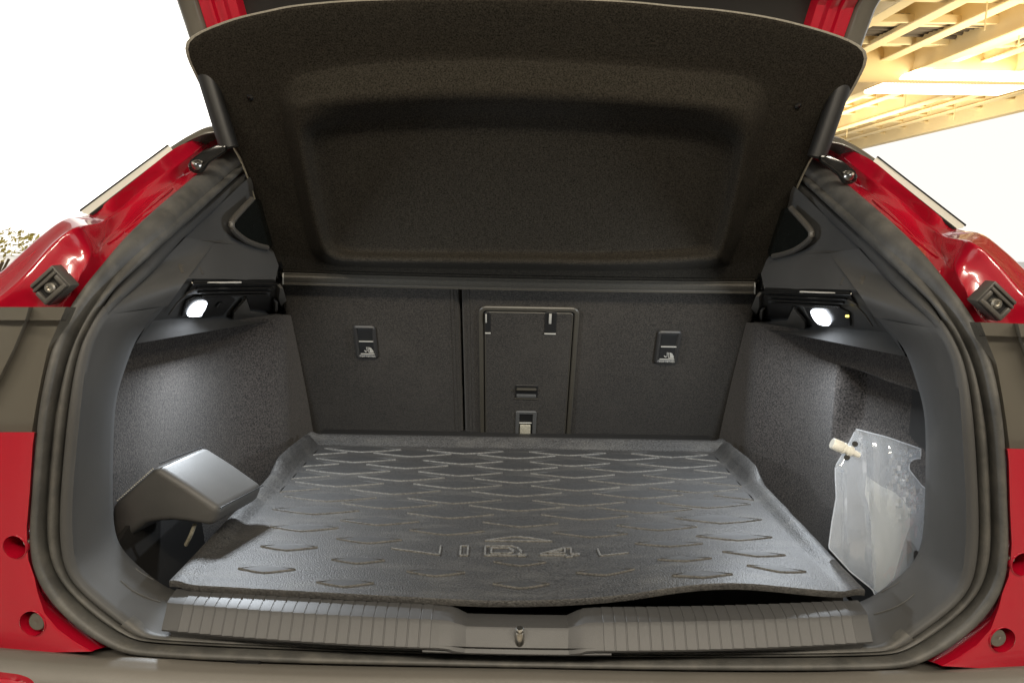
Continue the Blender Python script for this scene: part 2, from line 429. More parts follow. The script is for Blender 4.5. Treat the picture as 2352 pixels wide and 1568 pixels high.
# air vent louvres
vent = None
mb = MB()
bl = [PR(*L2(*p), .004) for p in [(640, 830), (1385, 835), (1290, 940), (640, 945), (560, 960)]]
mb.prism(bl, recN * -.006, .001); vent = mb.build('air_vent', M['black'], car)
for a, b in (((600, 822), (1390, 838)), ((640, 868), (1360, 872)), ((660, 905), (1320, 908)), ((690, 938), (1290, 935))):
    s_ = MB(); s_.tube([PR(*L2(*a), .008), PR(*L2(*b), .008)], .0022, 8); s_.build('slat', M['gloss'], vent)
s_ = MB()
s_.tube([PR(*L2(*p), .006) for p in [(400, 1120), (470, 1020), (560, 930), (650, 880)]], .0014, 8); s_.build('bright_edge', M['grey'], vent)
s_ = MB()
s_.tube([PR(*L2(*p), .008) for p in [(600, 822), (1050, 822)]], .0014, 8); s_.build('bright_edge', M['chrome'], vent)
mirror(vent)
# trunk lamp
mb = MB()
bz = [PR(*L2(*p), .001) for p in [(520, 1150), (560, 1010), (650, 965), (960, 965), (1010, 1000), (900, 1140), (700, 1165)]]
mb.prism(bz, recN * .004, .0012); lamp = mb.build('trunk_lamp', M['black'], car)
lp = [PR(*L2(*p), .006) for p in [(548, 1112), (590, 1035), (665, 987), (750, 988), (740, 1050), (705, 1108), (685, 1138), (570, 1142)]]
lc = sum(lp, V()) / len(lp); lp = cr([lc.lerp(p, .86) for p in lp], 4, True)
mb = MB(); mb.prism(lp, recN * .003, .001); mb.build('lens', M['lens'], lamp)
mb = MB(); mb.tube([PR(*L2(*p), .007) for p in [(830, 1050), (860, 1010), (880, 1010)]], .002, 6); mb.build('lamp_switch', M['gloss'], lamp)
# the right lamp sits a little further in
R2 = crop(1780, 460, 420 / 1568)
mA = mx(recA); mN = V((-recN.x, recN.y, recN.z))
def PRm(px, py, off=0): return PP(px, py, mA, mN) + mN * off
mb = MB(); mb.prism([PRm(*R2(*p), .001) for p in [(690, 1050), (1000, 1062), (1110, 1120), (1120, 1235), (860, 1235), (745, 1150)]], mN * .004, .0012); lamp2 = mb.build('trunk_lamp', M['black'], car)
lp2 = [PRm(*R2(*p), .006) for p in [(775, 1078), (880, 1076), (915, 1105), (945, 1160), (945, 1208), (905, 1218), (840, 1202), (790, 1145)]]
lc2 = sum(lp2, V()) / len(lp2)
mb = MB(); mb.prism(cr(lp2, 4, True), mN * .003, .001); mb.build('lens', M['lens'], lamp2)
mb = MB(); mb.tube([PRm(*R2(*p), .006) for p in [(745, 1150), (690, 1052), (1000, 1064)]], .0013, 6); mb.build('bright_edge', M['grey'], lamp2)
mb = MB(); q = PX(*crop(1780, 460, 420 / 1568)(1078, 1163), .527); mb.lathe(q, (-1, 0, 0), [(-.002, .002), (.002, .002), (.003, .001)], 10)
M['amber'] = emis('amber_led', (1, .75, .1), 3.0)
mb.build('indicator_light', M['amber'], car)
for sx in (1, -1):
    l = bpy.data.lights.new('trunk_lamp_light', 'AREA'); l.shape = 'DISK'; l.size = .05; l.energy = 4.6; l.color = (.86, .93, 1.0)
    o = bpy.data.objects.new('trunk_lamp_light', l); C.objects.link(o)
    p = lc + recN * .028 if sx > 0 else lc2 + mN * .028; o.location = p
    d = V(((recN.x + .15) * sx, recN.y, recN.z + .05))
    o.rotation_euler = d.to_track_quat('-Z', 'Y').to_euler()

# shelf support with hook slots
mb = MB()
for poly, off in (([(1100, 970), (1140, 1085), (1150, 1095), (1350, 1125), (1390, 1200), (970, 1260), (985, 1100)], .004),):
    mb.prism([PR(*L2(*p), off) for p in poly], recN * .006, .0015)
mb.prism([PR(*L2(*p), .002) for p in [(1395, 860), (1425, 860), (1490, 1080), (1420, 1075), (1385, 960)]], recN * .012, .0015)
mb.prism([PR(*L2(*p), .002) for p in [(1355, 990), (1378, 990), (1378, 1105), (1355, 1105)]], recN * .012, .001)
hook = mb.build('shelf_support', M['grey'], car)
mb = MB(); mb.prism([PR(*L2(*p), .003) for p in [(1110, 960), (1330, 960), (1350, 1105), (1150, 1085)]], recN * .002, .0005); mb.build('hook_slot', M['black'], hook)
mirror(hook)

# carpeted side wall, its plan traced from the picture
plan = [(-.66, .99), (-.615, 1.06), (-.605, 1.15), (-.595, 1.3), (-.582, 1.42), (-.560, 1.50), (-.527, 1.565), (-.506, 1.61), (-.500, 1.68), (-.498, 1.86)]
pc = cr([V((x, y, 0)) for x, y in plan], 6)
zt = lambda y: interp(y, [(1.0, Cl.z + .002), (1.75, Rr.z + .002)])
def wall(sx, niche):
    pq = cr([V((x, y, 0)) for x, y in plan], 24 if niche else 6)
    ts_ = [0, .04, .1, .2, .35, .5, .65, .8, .92, 1.0] if not niche else [k / 90 for k in range(91)]
    rows = []
    for t in ts_:
        r = []
        for p in pq:
            z = lerp(-.16, zt(p.y) + .004, t)
            dx = 0
            if niche:   # recessed storage niche behind the pouch
                dx = -.045 * sstep(1.02, 1.05, p.y) * (1 - sstep(1.365, 1.385, p.y)) * sstep(.07, .16, z) * (1 - sstep(.238, .247, z))
            r.append(V((-sx * (p.x + dx + .0036 * math.sin(math.pi * t) * sstep(1.45, 1.6, p.y)), p.y, z)))
        rows.append(r)
    rows.append([V((-sx * (p.x - .05), p.y, zt(p.y) + .004)) for p in pq])
    mb = MB(); mb.rows(rows); return mb.build('side_carpet', M['carpet'], car, ang=60)
wall(-1, False)
wall(1, True)['label'] = 'carpeted side wall with a recessed niche'
bl_ = cr([V((-.588, y, z)) for y, z in [(1.02, -.14), (1.02, -.02), (1.06, .022), (1.14, .040), (1.24, .030), (1.33, -.02), (1.36, -.14)]], 4)
mb = MB(); mb.prism(bl_, V((.006, 0, 0))); o = mb.build('cavity_shade', M['dark'], car); mirror(o)  # flat black panel standing in for the shade inside the side cavity
# trunk floor beneath the mat
mb = MB(); I4 = Matrix.Identity(4)
mb.box(I4, -.47, .47, 1.03, 1.83, -.05, -.006, .004)
mb.box(I4, -.70, .70, 1.0, 1.86, -.20, -.15, .002)
mb.box(I4, -.62, .62, .985, 1.01, -.20, -.05, .003)
mb.build('trunk_floor', M['dark'], car)
mb = MB()
mb.rows([[V((-.66, 1.86, -.15)), V((.66, 1.86, -.15))], [V((-.66, 1.86, .75)), V((.66, 1.86, .75))], ])
mb.build('cabin_wall', M['dark'], car)

mb = MB()
pg = [(.99, -.18), (1.9, -.18), (1.9, .72), (1.62, .66), (1.40, .58), (1.22, .46), (1.08, .35), (.99, .22)]
mb.prism([V((-.645, y, z)) for y, z in pg], V((-.01, 0, 0))); o = mb.build('body_shell', M['dark'], car); mirror(o)
# ---------------------------------------------------------------- seatbacks
SU = V((0, -.18, .38)).normalized(); SN = V((0, -.38, -.18)).normalized(); S0 = V((0, 1.80, 0))
def PS(px, py): return PP(px, py, S0, SN)
def sl(px, py):
    p = PS(px, py); return p.x, (p - S0).dot(SU)
SF = Matrix(((1, 0, 0, S0.x), (0, SU.y, SN.y, S0.y), (0, SU.z, SN.z, S0.z), (0, 0, 0, 1)))   # (x, v, h) -> world
xs = sl(1061, 820)[0]
def slab(m_, x0, x1, v0, v1, h0, h1, bev, seg=3, mi=0): m_.box(SF, x0, x1, v0, v1, h0, h1, bev, seg, mi)
vt = sl(1190, 650)[1]
mb = MB(); slab(mb, -.515, xs - .003, -.08, vt + .01, -.10, 0, .012); sb1 = mb.build('seatback', M['seat'], car)
sb1['label'] = 'narrower left section of the folding seatback'
mb = MB(); slab(mb, xs + .003, .515, -.08, vt + .01, -.10, 0, .012); sb2 = mb.build('seatback', M['seat'], car)
sb2['label'] = 'wider right section of the folding seatback with a hatch'
mb = MB(); slab(mb, xs - .02, xs - .0145, -.08, vt, -.004, .0015, .001); mb.build('piping', M['seat'], sb1)
mb = MB(); slab(mb, xs + .0145, xs + .02, -.08, vt, -.004, .0015, .001); mb.build('piping', M['seat'], sb2)

def ring(m_, x0, x1, y0, y1, r, wd, h0, h1, bev=.0015, fr=SF, mi=0):
    loops = []
    for ins, h in ((0, h0), (0, h1 - bev), (bev, h1), (wd - bev, h1), (wd, h1 - bev), (wd, h0)):
        loops.append([fr @ V((x, y, h)) for x, y in rrect(x0 + ins, x1 - ins, y0 + ins, y1 - ins, max(r - ins, .0008))])
    m_.rows(loops, True, mi)
def plate(m_, x0, x1, y0, y1, r, h0, h1, bev=.001, fr=SF, mi=0):
    loops = []
    for ins, h in ((0, h0), (0, h1 - bev), (bev, h1)):
        loops.append([fr @ V((x, y, h)) for x, y in rrect(x0 + ins, x1 - ins, y0 + ins, y1 - ins, max(r - ins, .0005))])
    m_.rows(loops, True, mi, False, True)
# hatch door in the seatback
fx0, fy1 = sl(*MC(1365, 98)); fx1 = sl(*MC(2332, 140))[0]
fw = .0105
mb = MB(); ring(mb, fx0, fx1, -.10, fy1, .018, fw, -.002, .006, .002); fr_o = mb.build('hatch_frame', M['rim'], car)
dx0 = fx0 + fw + .001; dx1 = fx1 - fw - .001; dy1 = fy1 - fw - .003
mb = MB(); plate(mb, dx0 - .001, dx1 + .001, -.09, fy1 - fw, .006, .0, .0012); mb.build('hatch_gap', M['black'], car)
mb = MB(); plate(mb, dx0 + .002, dx1 - .002, -.09, dy1, .007, .001, .0055, .002); door = mb.build('hatch_door', M['seat'], car)
mb = MB(); ring(mb, dx0 + .0018, dx1 - .0018, -.09, dy1 + .0004, .007, .0022, .001, .0060, .0006); mb.build('hatch_edge', M['rim'], door)
for (ax, ay, bx, by), pin in (((1428, 160, 1482, 345), (1432, 165, 1446, 245)), ((2003, 160, 2104, 352), (2040, 163, 2060, 255))):
    x0, y1 = sl(*MC(ax, ay)); x1, y0 = sl(*MC(bx, by))
    mb = MB(); plate(mb, x0, x1, y0, y1 + .003, .003, .004, .0068, .0005); c_ = mb.build('hinge_pocket', M['black'], door)
    mb = MB(); slab(mb, x0, x1, y0 - .0025, y0 + .0006, .005, .0085, .0008, 2); mb.build('pocket_lip', M['print'], door)
    x0, y1 = sl(*MC(pin[0], pin[1])); x1, y0 = sl(*MC(pin[2], pin[3]))
    mb = MB(); slab(mb, x0, x1, y0, y1, .006, .010, .0008, 2); mb.build('hinge_pin', M['print'], door)
# handle
x0, y1 = sl(*MC(1718, 845)); x1, y0 = sl(*MC(1928, 972))
mb = MB(); plate(mb, x0, x1, y0, y1, .003, .004, .0068, .0006); mb.build('handle_recess', M['black'], door)
mb = MB(); slab(mb, x0 + .003, x1 - .003, y1 - .0125, y1 - .0075, .006, .0125, .0015, 2); mb.build('handle_bar', M['rim'], door)
mb = MB(); slab(mb, x0 + .003, x1 - .003, y0 + .002, y0 + .012, .006, .0085, .0015, 2); mb.build('handle_flap', M['trim'], door)
mb = MB(); slab(mb, x0 - .001, x1 + .001, y0 - .003, y0, .004, .008, .0012, 2); mb.build('handle_sill', M['rim'], door)
# lower latch and strap
x0, y1 = sl(*MC(1722, 1092)); x1, y0 = sl(*MC(1912, 1330)); y0 -= .03
mb = MB(); ring(mb, x0, x1, y0, y1, .005, .009, .003, .0085, .0015); mb.build('latch_bezel', M['trim'], door)
mb = MB(); plate(mb, x0 + .008, x1 - .008, y0, y1 - .008, .002, .003, .0062, .0004); mb.build('latch_slot', M['black'], door)
xa, ya = sl(*MC(1755, 1203)); xb, yb = sl(*MC(1872, 1203))
mb = MB(); slab(mb, xa, xb, ya - .001, ya + .001, .006, .009, .0004, 1); mb.build('latch_bar', M['print'], door)
mb = MB(); slab(mb, xa + .002, xb - .002, ya - .05, ya - .005, .0065, .011, .0015, 2); mb.build('pull_strap', M['strap'], door)

# tether anchors
def text_mesh(body, size, fr, name, material, parent, depth=.0003):
    cu = bpy.data.curves.new(name, 'FONT'); cu.body = body; cu.size = size; cu.extrude = depth; cu.align_x = 'CENTER'; cu.align_y = 'CENTER'; cu.resolution_u = 2
    ob = bpy.data.objects.new(name, cu); C.objects.link(ob)
    bpy.context.view_layer.update()
    me = bpy.data.meshes.new_from_object(ob.evaluated_get(bpy.context.evaluated_depsgraph_get()))
    bpy.data.objects.remove(ob); bpy.data.curves.remove(cu)
    me.transform(fr); me.materials.clear(); me.materials.append(material); me.name = name
    o = bpy.data.objects.new(name, me); C.objects.link(o)
    if parent: put(o, parent)
    return o
def tether(px0, py0, px1, py1, lab):
    y1 = sl(px0, py0)[1]; y0 = sl(px1, py1)[1]; x0 = sl(px0, (py0 + py1) / 2)[0]; x1 = sl(px1, (py0 + py1) / 2)[0]
    W = x1 - x0; H = y1 - y0; X = lambda u: x0 + W * u; Y = lambda v: y1 - H * v
    mb = MB(); plate(mb, x0 + .001, x1 - .001, y0 + .001, y1 - .001, .006, -.001, .003, .0005)
    ring(mb, x0, x1, y0, y1, .0075, W * .17, -.001, .0075, .003)
    t = mb.build('tether_anchor', M['soft'], car); t['label'] = lab
    mb = MB(); plate(mb, X(.18), X(.85), Y(.45), Y(.12), .002, .002, .0038, .0003); mb.build('slot', M['black'], t)
    mb = MB(); plate(mb, X(.18), X(.86), Y(.84), Y(.47), .002, .002, .0042, .0003); mb.build('label_plate', M['gloss'], t)
    mb = MB(); slab(mb, X(.2), X(.86), Y(.485), Y(.462), .004, .0068, .0006, 2); mb.build('anchor_bar', M['print'], t)
    mb = MB(); slab(mb, X(.22), X(.86), Y(.872), Y(.855), .004, .0066, .0005, 2); mb.build('label_line', M['print'], t)
    ic = MB()   # child seat pictogram: hook, seat shell, child
    pp = lambda u, v: SF @ V((X(u), Y(v), .0046))
    ic.tube([pp(.40, .76), pp(.46, .80), pp(.53, .78), pp(.52, .70), pp(.52, .66)], .0011, 6)
    ic.prism([pp(.62, .66), pp(.72, .68), pp(.82, .78), pp(.80, .80), pp(.66, .80)], SN * .0006)
    ic.tube([pp(.58, .66), pp(.60, .82), pp(.82, .82)], .0011, 6)
    ic.build('child_seat_symbol', M['print'], t)
    text_mesh('TOP TETHER', H * .072, SF @ Matrix.Translation((X(.54), Y(.925), .0078)), 'anchor_text', M['print'], t)
tether(*MC(183, 283), *MC(393, 592), 'child seat tether anchor on the left seatback')
R_ = crop(1650, 817, 850 / 1568)
tether(1506, 757, 1560, 832, 'child seat tether anchor on the right seatback')

# ---------------------------------------------------------------- loading sill
def bow(x): return .16 * x * x
zc0, zc1, zc2 = -.010, -.014, -.042
yb0 = PZ(1100, 1391, zc0).y; yb1 = PZ(1100, 1424, zc1).y; yb2 = PZ(1100, 1490, zc2).y
def prof(x, h=0, b=True):
    y = bow(x) if b else 0
    n1 = V((0, -.1, 1)) * h; n2 = V((0, -1, .35)).normalized() * h
    return [V((x, yb0 + .012 + y, zc0 - .012)), V((x, yb0 + y, zc0)) + n1 * .9, V((x, yb0 + y - .003, zc0)) + n1, V((x, lerp(yb0, yb1, .82) + y, lerp(zc0, zc1, .8))) + n1,
            V((x, yb1 + y, zc1 - .001)) + (n1 + n2) * .6, V((x, yb1 + y - .002, zc1 - .006)) + n2, V((x, yb2 + y, zc2)) + n2, V((x, yb2 + y + .001, zc2 - .003)), V((x, yb2 + y + .012, zc2 - .004))]
xl0 = PZ(428, 1372, -.012).x; xl1 = PZ(1003, 1422, -.014).x
mb = MB(); N_ = 40
sr0 = [prof(lerp(xl0 - .022, xl1 + .004, i / (N_ - 1))) for i in range(N_)]
mb.rows(sr0)
# sloping cheek into the centre recess
xa = xl1 + .004; xb = PZ(1082, 1488, -.042).x
ck = [prof(xa), [p + V((.012, 0, -.001)) for p in prof(xa)], [p + V((.020, 0, -.004)) for p in prof(xa)], [p + V((.036 + .010 * t / 8, .006, -.018 + .010 * t / 8)) for t, p in enumerate(prof(xa))]]
mb.rows(ck)
sill = mb.build('sill_cover', M['sillp'], car, ang=45)
rib = None
pitch = .0151; nr = int((xl1 - xl0 + .006) / pitch)
hw = pitch / 2 - .0006
mb = MB()
sec = []
for dx, h in ((-hw, -.001), (-hw + .0001, .0004), (-hw + .0006, .0009), (hw - .0006, .0009), (hw - .0001, .0004), (hw, -.001)):
    sec.append([V((dx, p.y, p.z)) for p in prof(0, h, False)])
mb.rows(sec)
rib0 = mb.build('sill_rib', M['sillp'], sill, ang=22)
for k in range(nr):
    r = rib0 if k == 0 else rib0.copy()
    if k: C.objects.link(r)
    xk = xl1 - .006 - pitch * (k + .5); r.location = (xk, bow(xk), 0)
sr = sill.copy(); C.objects.link(sr); sr.scale.x = -1
for ch in list(sill.children):
    d = ch.copy(); C.objects.link(d); d.parent = sr
mb = MB()
cx = [-.12, -.08, 0, .08, .12]
mb.rows([[p + V((0, .004, -.014 + .008 * t / 8)) for t, p in enumerate(prof(x))] for x in cx])
mb.build('latch_cover', M['sillp'], car, ang=45)
def at_x(path, x):
    best = [p for p in path if p.z < .0]
    best.sort(key=lambda p: p.x)
    for a_, b_ in zip(best, best[1:]):
        if a_.x <= x <= b_.x: return a_.lerp(b_, (x - a_.x) / max(1e-9, b_.x - a_.x))
    return best[0] if x < 0 else best[-1]
r0_, r1_, r2_ = [], [], []
for k in range(61):
    x = lerp(xl0 - .012, -xl0 + .012, k / 60); t_ = prof(x)[6]; b_ = at_x(FP, x)
    r0_.append(t_ + V((0, .0015, .002))); r1_.append(t_.lerp(b_, .5) + V((0, -.001, 0))); r2_.append(b_.lerp(at_x(FG, x), .2) + V((0, .002, -.002)))
mb = MB(); mb.rows([r0_, r1_, r2_]); mb.build('sill_flange', M['sillp'], car)
mb = MB(); sx, sy = S6(600, 760); q = PZ(sx, 1478, -.046)
mb.lathe(V((q.x, q.y - .004, q.z - .002)), (0, -.25, 1), [(0, .0062), (.024, .0062), (.026, .0050), (.0265, .0052), (.030, .0052), (.0315, .0040)], 20)
mb.build('striker', M['metal'], car)

# ---------------------------------------------------------------- red bodywork (left traced, right mirrored)
RS = [((530, 272), (530, 285), (535, 300), (536, 322)), ((455, 316), (470, 332), (480, 350), (470, 392)), ((398, 343), (425, 368), (436, 392), (425, 431)), ((320, 405), (345, 424), (362, 448), (358, 491)), ((262, 450), (282, 476), (296, 505), (304, 541)),
      ((208, 491), (236, 511), (240, 552), (264, 586)), ((150, 503), (178, 522), (212, 580), (230, 628)), ((96, 540), (128, 556), (190, 618), (196, 666)), ((44, 586), (78, 610), (168, 665), (172, 700)), ((0, 626), (40, 650), (140, 700), (158, 724)), ((-60, 670), (-20, 700), (110, 722), (150, 735)), ((-120, 715), (-60, 728), (90, 736), (146, 745))]
oL = []; cL = []; vL = []; eL = []
for i, (a, b, c, e) in enumerate(RS):
    d0 = Dr(e[1])
    oL.append(PY(*a, d0 + (.10 if i < 6 else .035))); cL.append(PY(*b, d0 + (.115 if i < 5 else .07 if i == 5 else .0))); vL.append(PY(*c, d0 + (.14 if i < 3 else .085 if i < 5 else .05 if i == 5 else .006))); eL.append(PY(*e, (D(e[1]) + .02) if i < 4 else d0 + .012))
O_, Cc, Vv, Ee = cr(oL, 6), cr(cL, 6), cr(vL, 6), cr(eL, 6)
def mixl(A, B, t, dy=0): return [lerp(a, b, t) + V((0, dy, 0)) for a, b in zip(A, B)]
rows2 = [[p + V((0.02, .35, -.02)) for p in O_], [p + V((.002, .03, 0)) for p in O_], [p + V((0, .006, 0)) for p in O_], O_, mixl(O_, Cc, .08, -.001), mixl(O_, Cc, .5), mixl(O_, Cc, .86, .001), mixl(O_, Cc, .95, -.0005), mixl(Cc, Vv, .02, -.002), mixl(Cc, Vv, .10, -.0025), mixl(Cc, Vv, .25, .001),
         mixl(Cc, Vv, .55, .005), mixl(Cc, Vv, .85, .004), Vv, mixl(Vv, Ee, .18, -.004), mixl(Vv, Ee, .3, -.004), mixl(Vv, Ee, .7, .001), Ee, [p + V((.02, .02, 0)) for p in Ee]]
mb = MB(); mb.rows(rows2)
qp = mb.build('quarter_panel', M['red'], car, ang=80)
qt = bvh(qp)
for pts in ([(1180, 505), (1130, 550), (1040, 625), (960, 690), (880, 770), (800, 840), (735, 885)], [(1190, 565), (1100, 625), (1000, 690), (930, 740), (850, 800)], [(930, 830), (850, 885), (790, 925), (735, 985)]):
    mb = MB(); mb.tube(cr([hit(qt, *L1(*p), .0004, 1.05) for p in pts], 5), .0013, 6); mb.build('weld_bead', M['red'], qp)
mirror(qp)
# window edge: bright strip with black drip line and gasket
a0, a1 = (394, 337), (198, 487)
def strip(p, q, y0, y1, n=10): return [PY(lerp(p[0], q[0], t / n), lerp(p[1], q[1], t / n), lerp(y0, y1, t / n)) for t in range(n + 1)]
y0_, y1_ = Dr(420) + .095, D(586) + .095
mb = MB(); mb.rows([strip((386, 335), (186, 484), y0_ + .02, y1_ + .02), strip((390, 336), (191, 490), y0_ + .005, y1_ + .005), strip((397, 345), (204, 493), y0_, y1_), strip((399, 349), (210, 493), y0_ + .01, y1_ + .01)])
st = mb.build('window_trim', M['chrome'], car)
mb = MB(); mb.tube(strip((386, 334), (185, 484), y0_ + .02, y1_ + .02), .0018, 6); mb.build('drip_line', M['black'], st)
mb = MB(); mb.tube(strip((399, 347), (209, 494), y0_ - .002, y1_ - .002), .0026, 6); mb.build('gasket', M['dark'], st)
mirror(st)
# roof edge cap
mb = MB()
up = [PY(*L1(*p), Dr(400) + .12) for p in [(1560, 65), (1490, 70), (1400, 86), (1280, 148), (1195, 202), (1165, 222)]]
dn = [PY(*L1(*p), Dr(400) + .09) for p in [(1560, 112), (1490, 122), (1400, 135), (1300, 175), (1215, 225), (1180, 250)]]
U_, Dn = cr(up, 4), cr(dn, 4)
mb.rows([[p + V((.02, .3, -.01)) for p in U_], U_, [lerp(a, b, .3) + V((0, -.008, 0)) for a, b in zip(U_, Dn)], [lerp(a, b, .8) + V((0, -.006, 0)) for a, b in zip(U_, Dn)], Dn, [p + V((0.01, .05, 0)) for p in Dn]])
o = mb.build('roof_end_cap', M['lampb'], car, ang=60); mirror(o)
# strut bracket with ball stud
mb = MB()
arm = [L1(*p) for p in [(1300, 350), (1320, 310), (1400, 250), (1500, 210), (1560, 215), (1560, 250), (1440, 330), (1390, 400), (1340, 405), (1310, 385)]]
yb_ = Dr(400) + .02
mb.prism([PY(*p, yb_) for p in arm], V((0, -.012, 0)), .003)
arm_o = mb.build('strut_bracket', M['gloss'], car)
b0 = PY(*L1(1350, 345), yb_ - .012)
mb = MB(); mb.lathe(b0, (0, -1, .1), [(-.002, .0085), (.004, .0085), (.006, .0070), (.010, .0052), (.013, .0050), (.016, .0042), (.018, .002)], 16); mb.build('ball_stud', M['metal'], arm_o)
mirror(arm_o)
# guide block
def gb(x, y, Yd): return PY(*L1(x, y), Yd)
a = gb(196, 1168, .955); b = gb(352, 1026, .955); c = gb(300, 1300, .955)
ax = (b - a).normalized(); ay = (c - a); ay = (ay - ax * ay.dot(ax)).normalized(); az = ax.cross(ay); az = az if az.y < 0 else -az
GF = Matrix((( ax.x, ay.x, az.x, a.x), (ax.y, ay.y, az.y, a.y), (ax.z, ay.z, az.z, a.z), (0, 0, 0, 1)))
ln = (b - a).length; wd = .034
mb = MB(); mb.box(GF, 0, ln, 0, wd, -.022, .0, .002, 2)
mb.box(GF, .001, ln - .001, .002, .006, 0, .003, .0018, 2)
mb.box(GF, .001, ln - .001, .009, .013, 0, .006, .0018, 2); mb.box(GF, .001, ln - .001, wd - .007, wd - .001, 0, .006, .0018, 2)
mb.box(GF, .001, .007, .014, wd - .004, 0, .006, .0018, 2); mb.box(GF, ln - .007, ln - .001, .014, wd - .004, 0, .006, .0018, 2)
blk = mb.build('guide_block', M['grey'], car)
mb = MB(); mb.lathe(GF @ V((ln * .5, .0205, .0)), az, [(0, .0072), (.004, .0072), (.006, .0055), (.006, .003), (.003, .0025)], 16); mb.build('bolt', M['metal'], blk)
mb = MB(); mb.box(GF, .006, ln - .006, .012, wd - .006, -.002, .0012); mb.build('block_recess', M['black'], blk)
mirror(blk)

# tail lamp shell beside the opening
mb = MB()
ys = [705, 735, 737, 800, 870, 930, 985, 994]
def tl_in(y): return interp(y, [(700, 168), (740, 150), (800, 124), (900, 102), (978, 89), (1000, 86)])
rows = []
for y in ys:
    step = .010 if y <= 735 else 0
    rr = [PY(tl_in(y) + 10, y, .955), PY(tl_in(y), y, .945), PY(tl_in(y) - 14, y, .935 - step)]
    bx = interp(y, [(705, 70), (770, 52), (830, 18), (871, 0), (930, -40), (1000, -60)])
    rr += [PY(bx + 6, y, .930 - step), PY(bx - 4, y, .916 - step), PY(bx - 60, y, .915 - step), PY(-160, y, .93)]
    rr += [rr[-1] + V((-.05, .06, 0)), rr[-1] + V((-.08, .40, 0))]
    rows.append(rr)
mb.rows(rows); o = mb.build('tail_lamp_shell', M['lampb'], car, ang=40); mirror(o)

# lower red panel with two cups
mb = MB()
ext_ = []
sts = [(992, 88), (1020, 84), (1080, 80), (1129, 77), (1210, 70), (1250, 71), (1285, 74), (1325, 88), (1355, 100), (1395, 132), (1430, 169), (1460, 210), (1481, 247)]
rows = []
for y, x in sts:
    k = sstep(1320, 1420, y)
    x1 = x - 8 - 12 * k
    yb = interp(x, [(88, 1400), (247, 1481)])
    r = [PY(x + 14, y - 4, .962), PY(x, y, .950), PY(x - 3, y + 3 * k, .936), PY(lerp(x - 5, x1 - 8, k), y + 10 * k, .922), PY(lerp(x - 9, x1 - 16, k), y + 14 * k, .9165)]
    yy = lambda tx: y + (14 + (1500 - 14 - y) * min(1, (x1 - 16 - tx) / 190.0) * .9) * k
    r += [PY(tx, min(yy(tx), 1506), .9155 + (.02 if j == 4 else .004 if j == 3 else 0)) for j, tx in enumerate([lerp(x - 14, x1 - 26, k) - (x1 + 90) * q for q in (.0, .2, .45, .7, 1.0)])]
    ext_.append([r[-1] + V((.004, .002, 0)), r[-1] + V((-.05, .03, 0)), r[-1] + V((-.08, .12, 0)), r[-1] + V((-.10, .50, 0))])
    rows.append(r)
mb.rows(rows)
red_rows = mb; mb = MB(); mb.rows(ext_); o = mb.build('body_side', M['red'], car); mirror(o); mb = red_rows
# closing strip along the bumper line
last = rows[-1]
red = mb.build('lower_panel', M['red'], car, ang=60)
red['label'] = 'red rear panel beside the sill with a pin cup and a buffer'
holes = [(L6(90, 737), 29), (L6(198, 1202), 32)]
cut = MB(); cups = []
for (hx, hy), rp in holes:
    c_ = PY(hx, hy, .9155); r = rp / F * .9155
    ax = V((-.10, -1, 0)).normalized()
    cut.lathe(c_ - ax * .05, ax, [(0, r), (.1, r)], 40); cups.append((c_, r, ax))
cu = cut.build('cutter', M['red'])
md = red.modifiers.new('hole', 'BOOLEAN'); md.object = cu; md.operation = 'DIFFERENCE'; md.solver = 'EXACT'
bpy.context.view_layer.update()
me = bpy.data.meshes.new_from_object(red.evaluated_get(bpy.context.evaluated_depsgraph_get()))
red.modifiers.clear()
if len(me.polygons) > 20: red.data = me
bpy.data.objects.remove(cu)
for i, (c_, r, ax) in enumerate(cups):
    mb = MB(); mb.lathe(c_, ax, [(-.045, .002), (-.045, r * .98), (-.002, r * .985), (.0008, r * 1.01), (.0005, r * 1.05), (-.003, r * 1.06)], 40, cap=False)
    cp = mb.build('cup', M['red'], red, ang=60)
    if i == 0:
        mb = MB(); q = c_ + V((.012, .012, .004)); mb.lathe(q - ax * .02, ax, [(0, .008), (.018, .008), (.019, .005), (.026, .0045), (.028, .003)], 18); mb.build('locating_pin', M['metal'], red)
    else:
        mb = MB(); q = c_ + V((.0035, 0, 0)); mb.lathe(q - ax * .035, ax, [(0, r * .74), (.028, r * .74), (.031, r * .70), (.033, r * .6), (.0335, r * .15), (.0325, .0005)], 28); mb.build('rubber_buffer', M['lampb'], red)
mirror(red)

# bumper
BP = [(-160, 1476, 1490, 1500), (-60, 1480, 1493, 1503), (0, 1485, 1497, 1507), (120, 1495, 1507, 1517), (226, 1505, 1514, 1524), (300, 1506, 1520, 1530), (395, 1512, 1527, 1535), (536, 1520, 1533, 1541), (800, 1528, 1541, 1549), (1187, 1534, 1545, 1553)]
g0 = cr([PY(x, a, .93) for x, a, b, c in BP], 4); g1 = cr([PY(x, a + 3, .905) for x, a, b, c in BP], 4); g2 = cr([PY(x, b, .898) for x, a, b, c in BP], 4)
g3 = cr([PY(x, c, .893) for x, a, b, c in BP], 4); g4 = cr([PY(x, c + 8, .888) for x, a, b, c in BP], 4); g5 = cr([PY(x, c + 60, .875) for x, a, b, c in BP], 4)
g6 = [p + V((0, .05, -.10)) for p in g5]
for g_ in (g0, g1, g2, g3, g4, g5, g6): g_[-1].x = 0
mb = MB(); mb.rows([full(g_) for g_ in ([p + V((0, .05, 0)) for p in g0], g0, g1, g2, g3, g4, g5, g6)])
bmp = mb.build('bumper', M['bumper'], car, ang=50)
mb = MB()
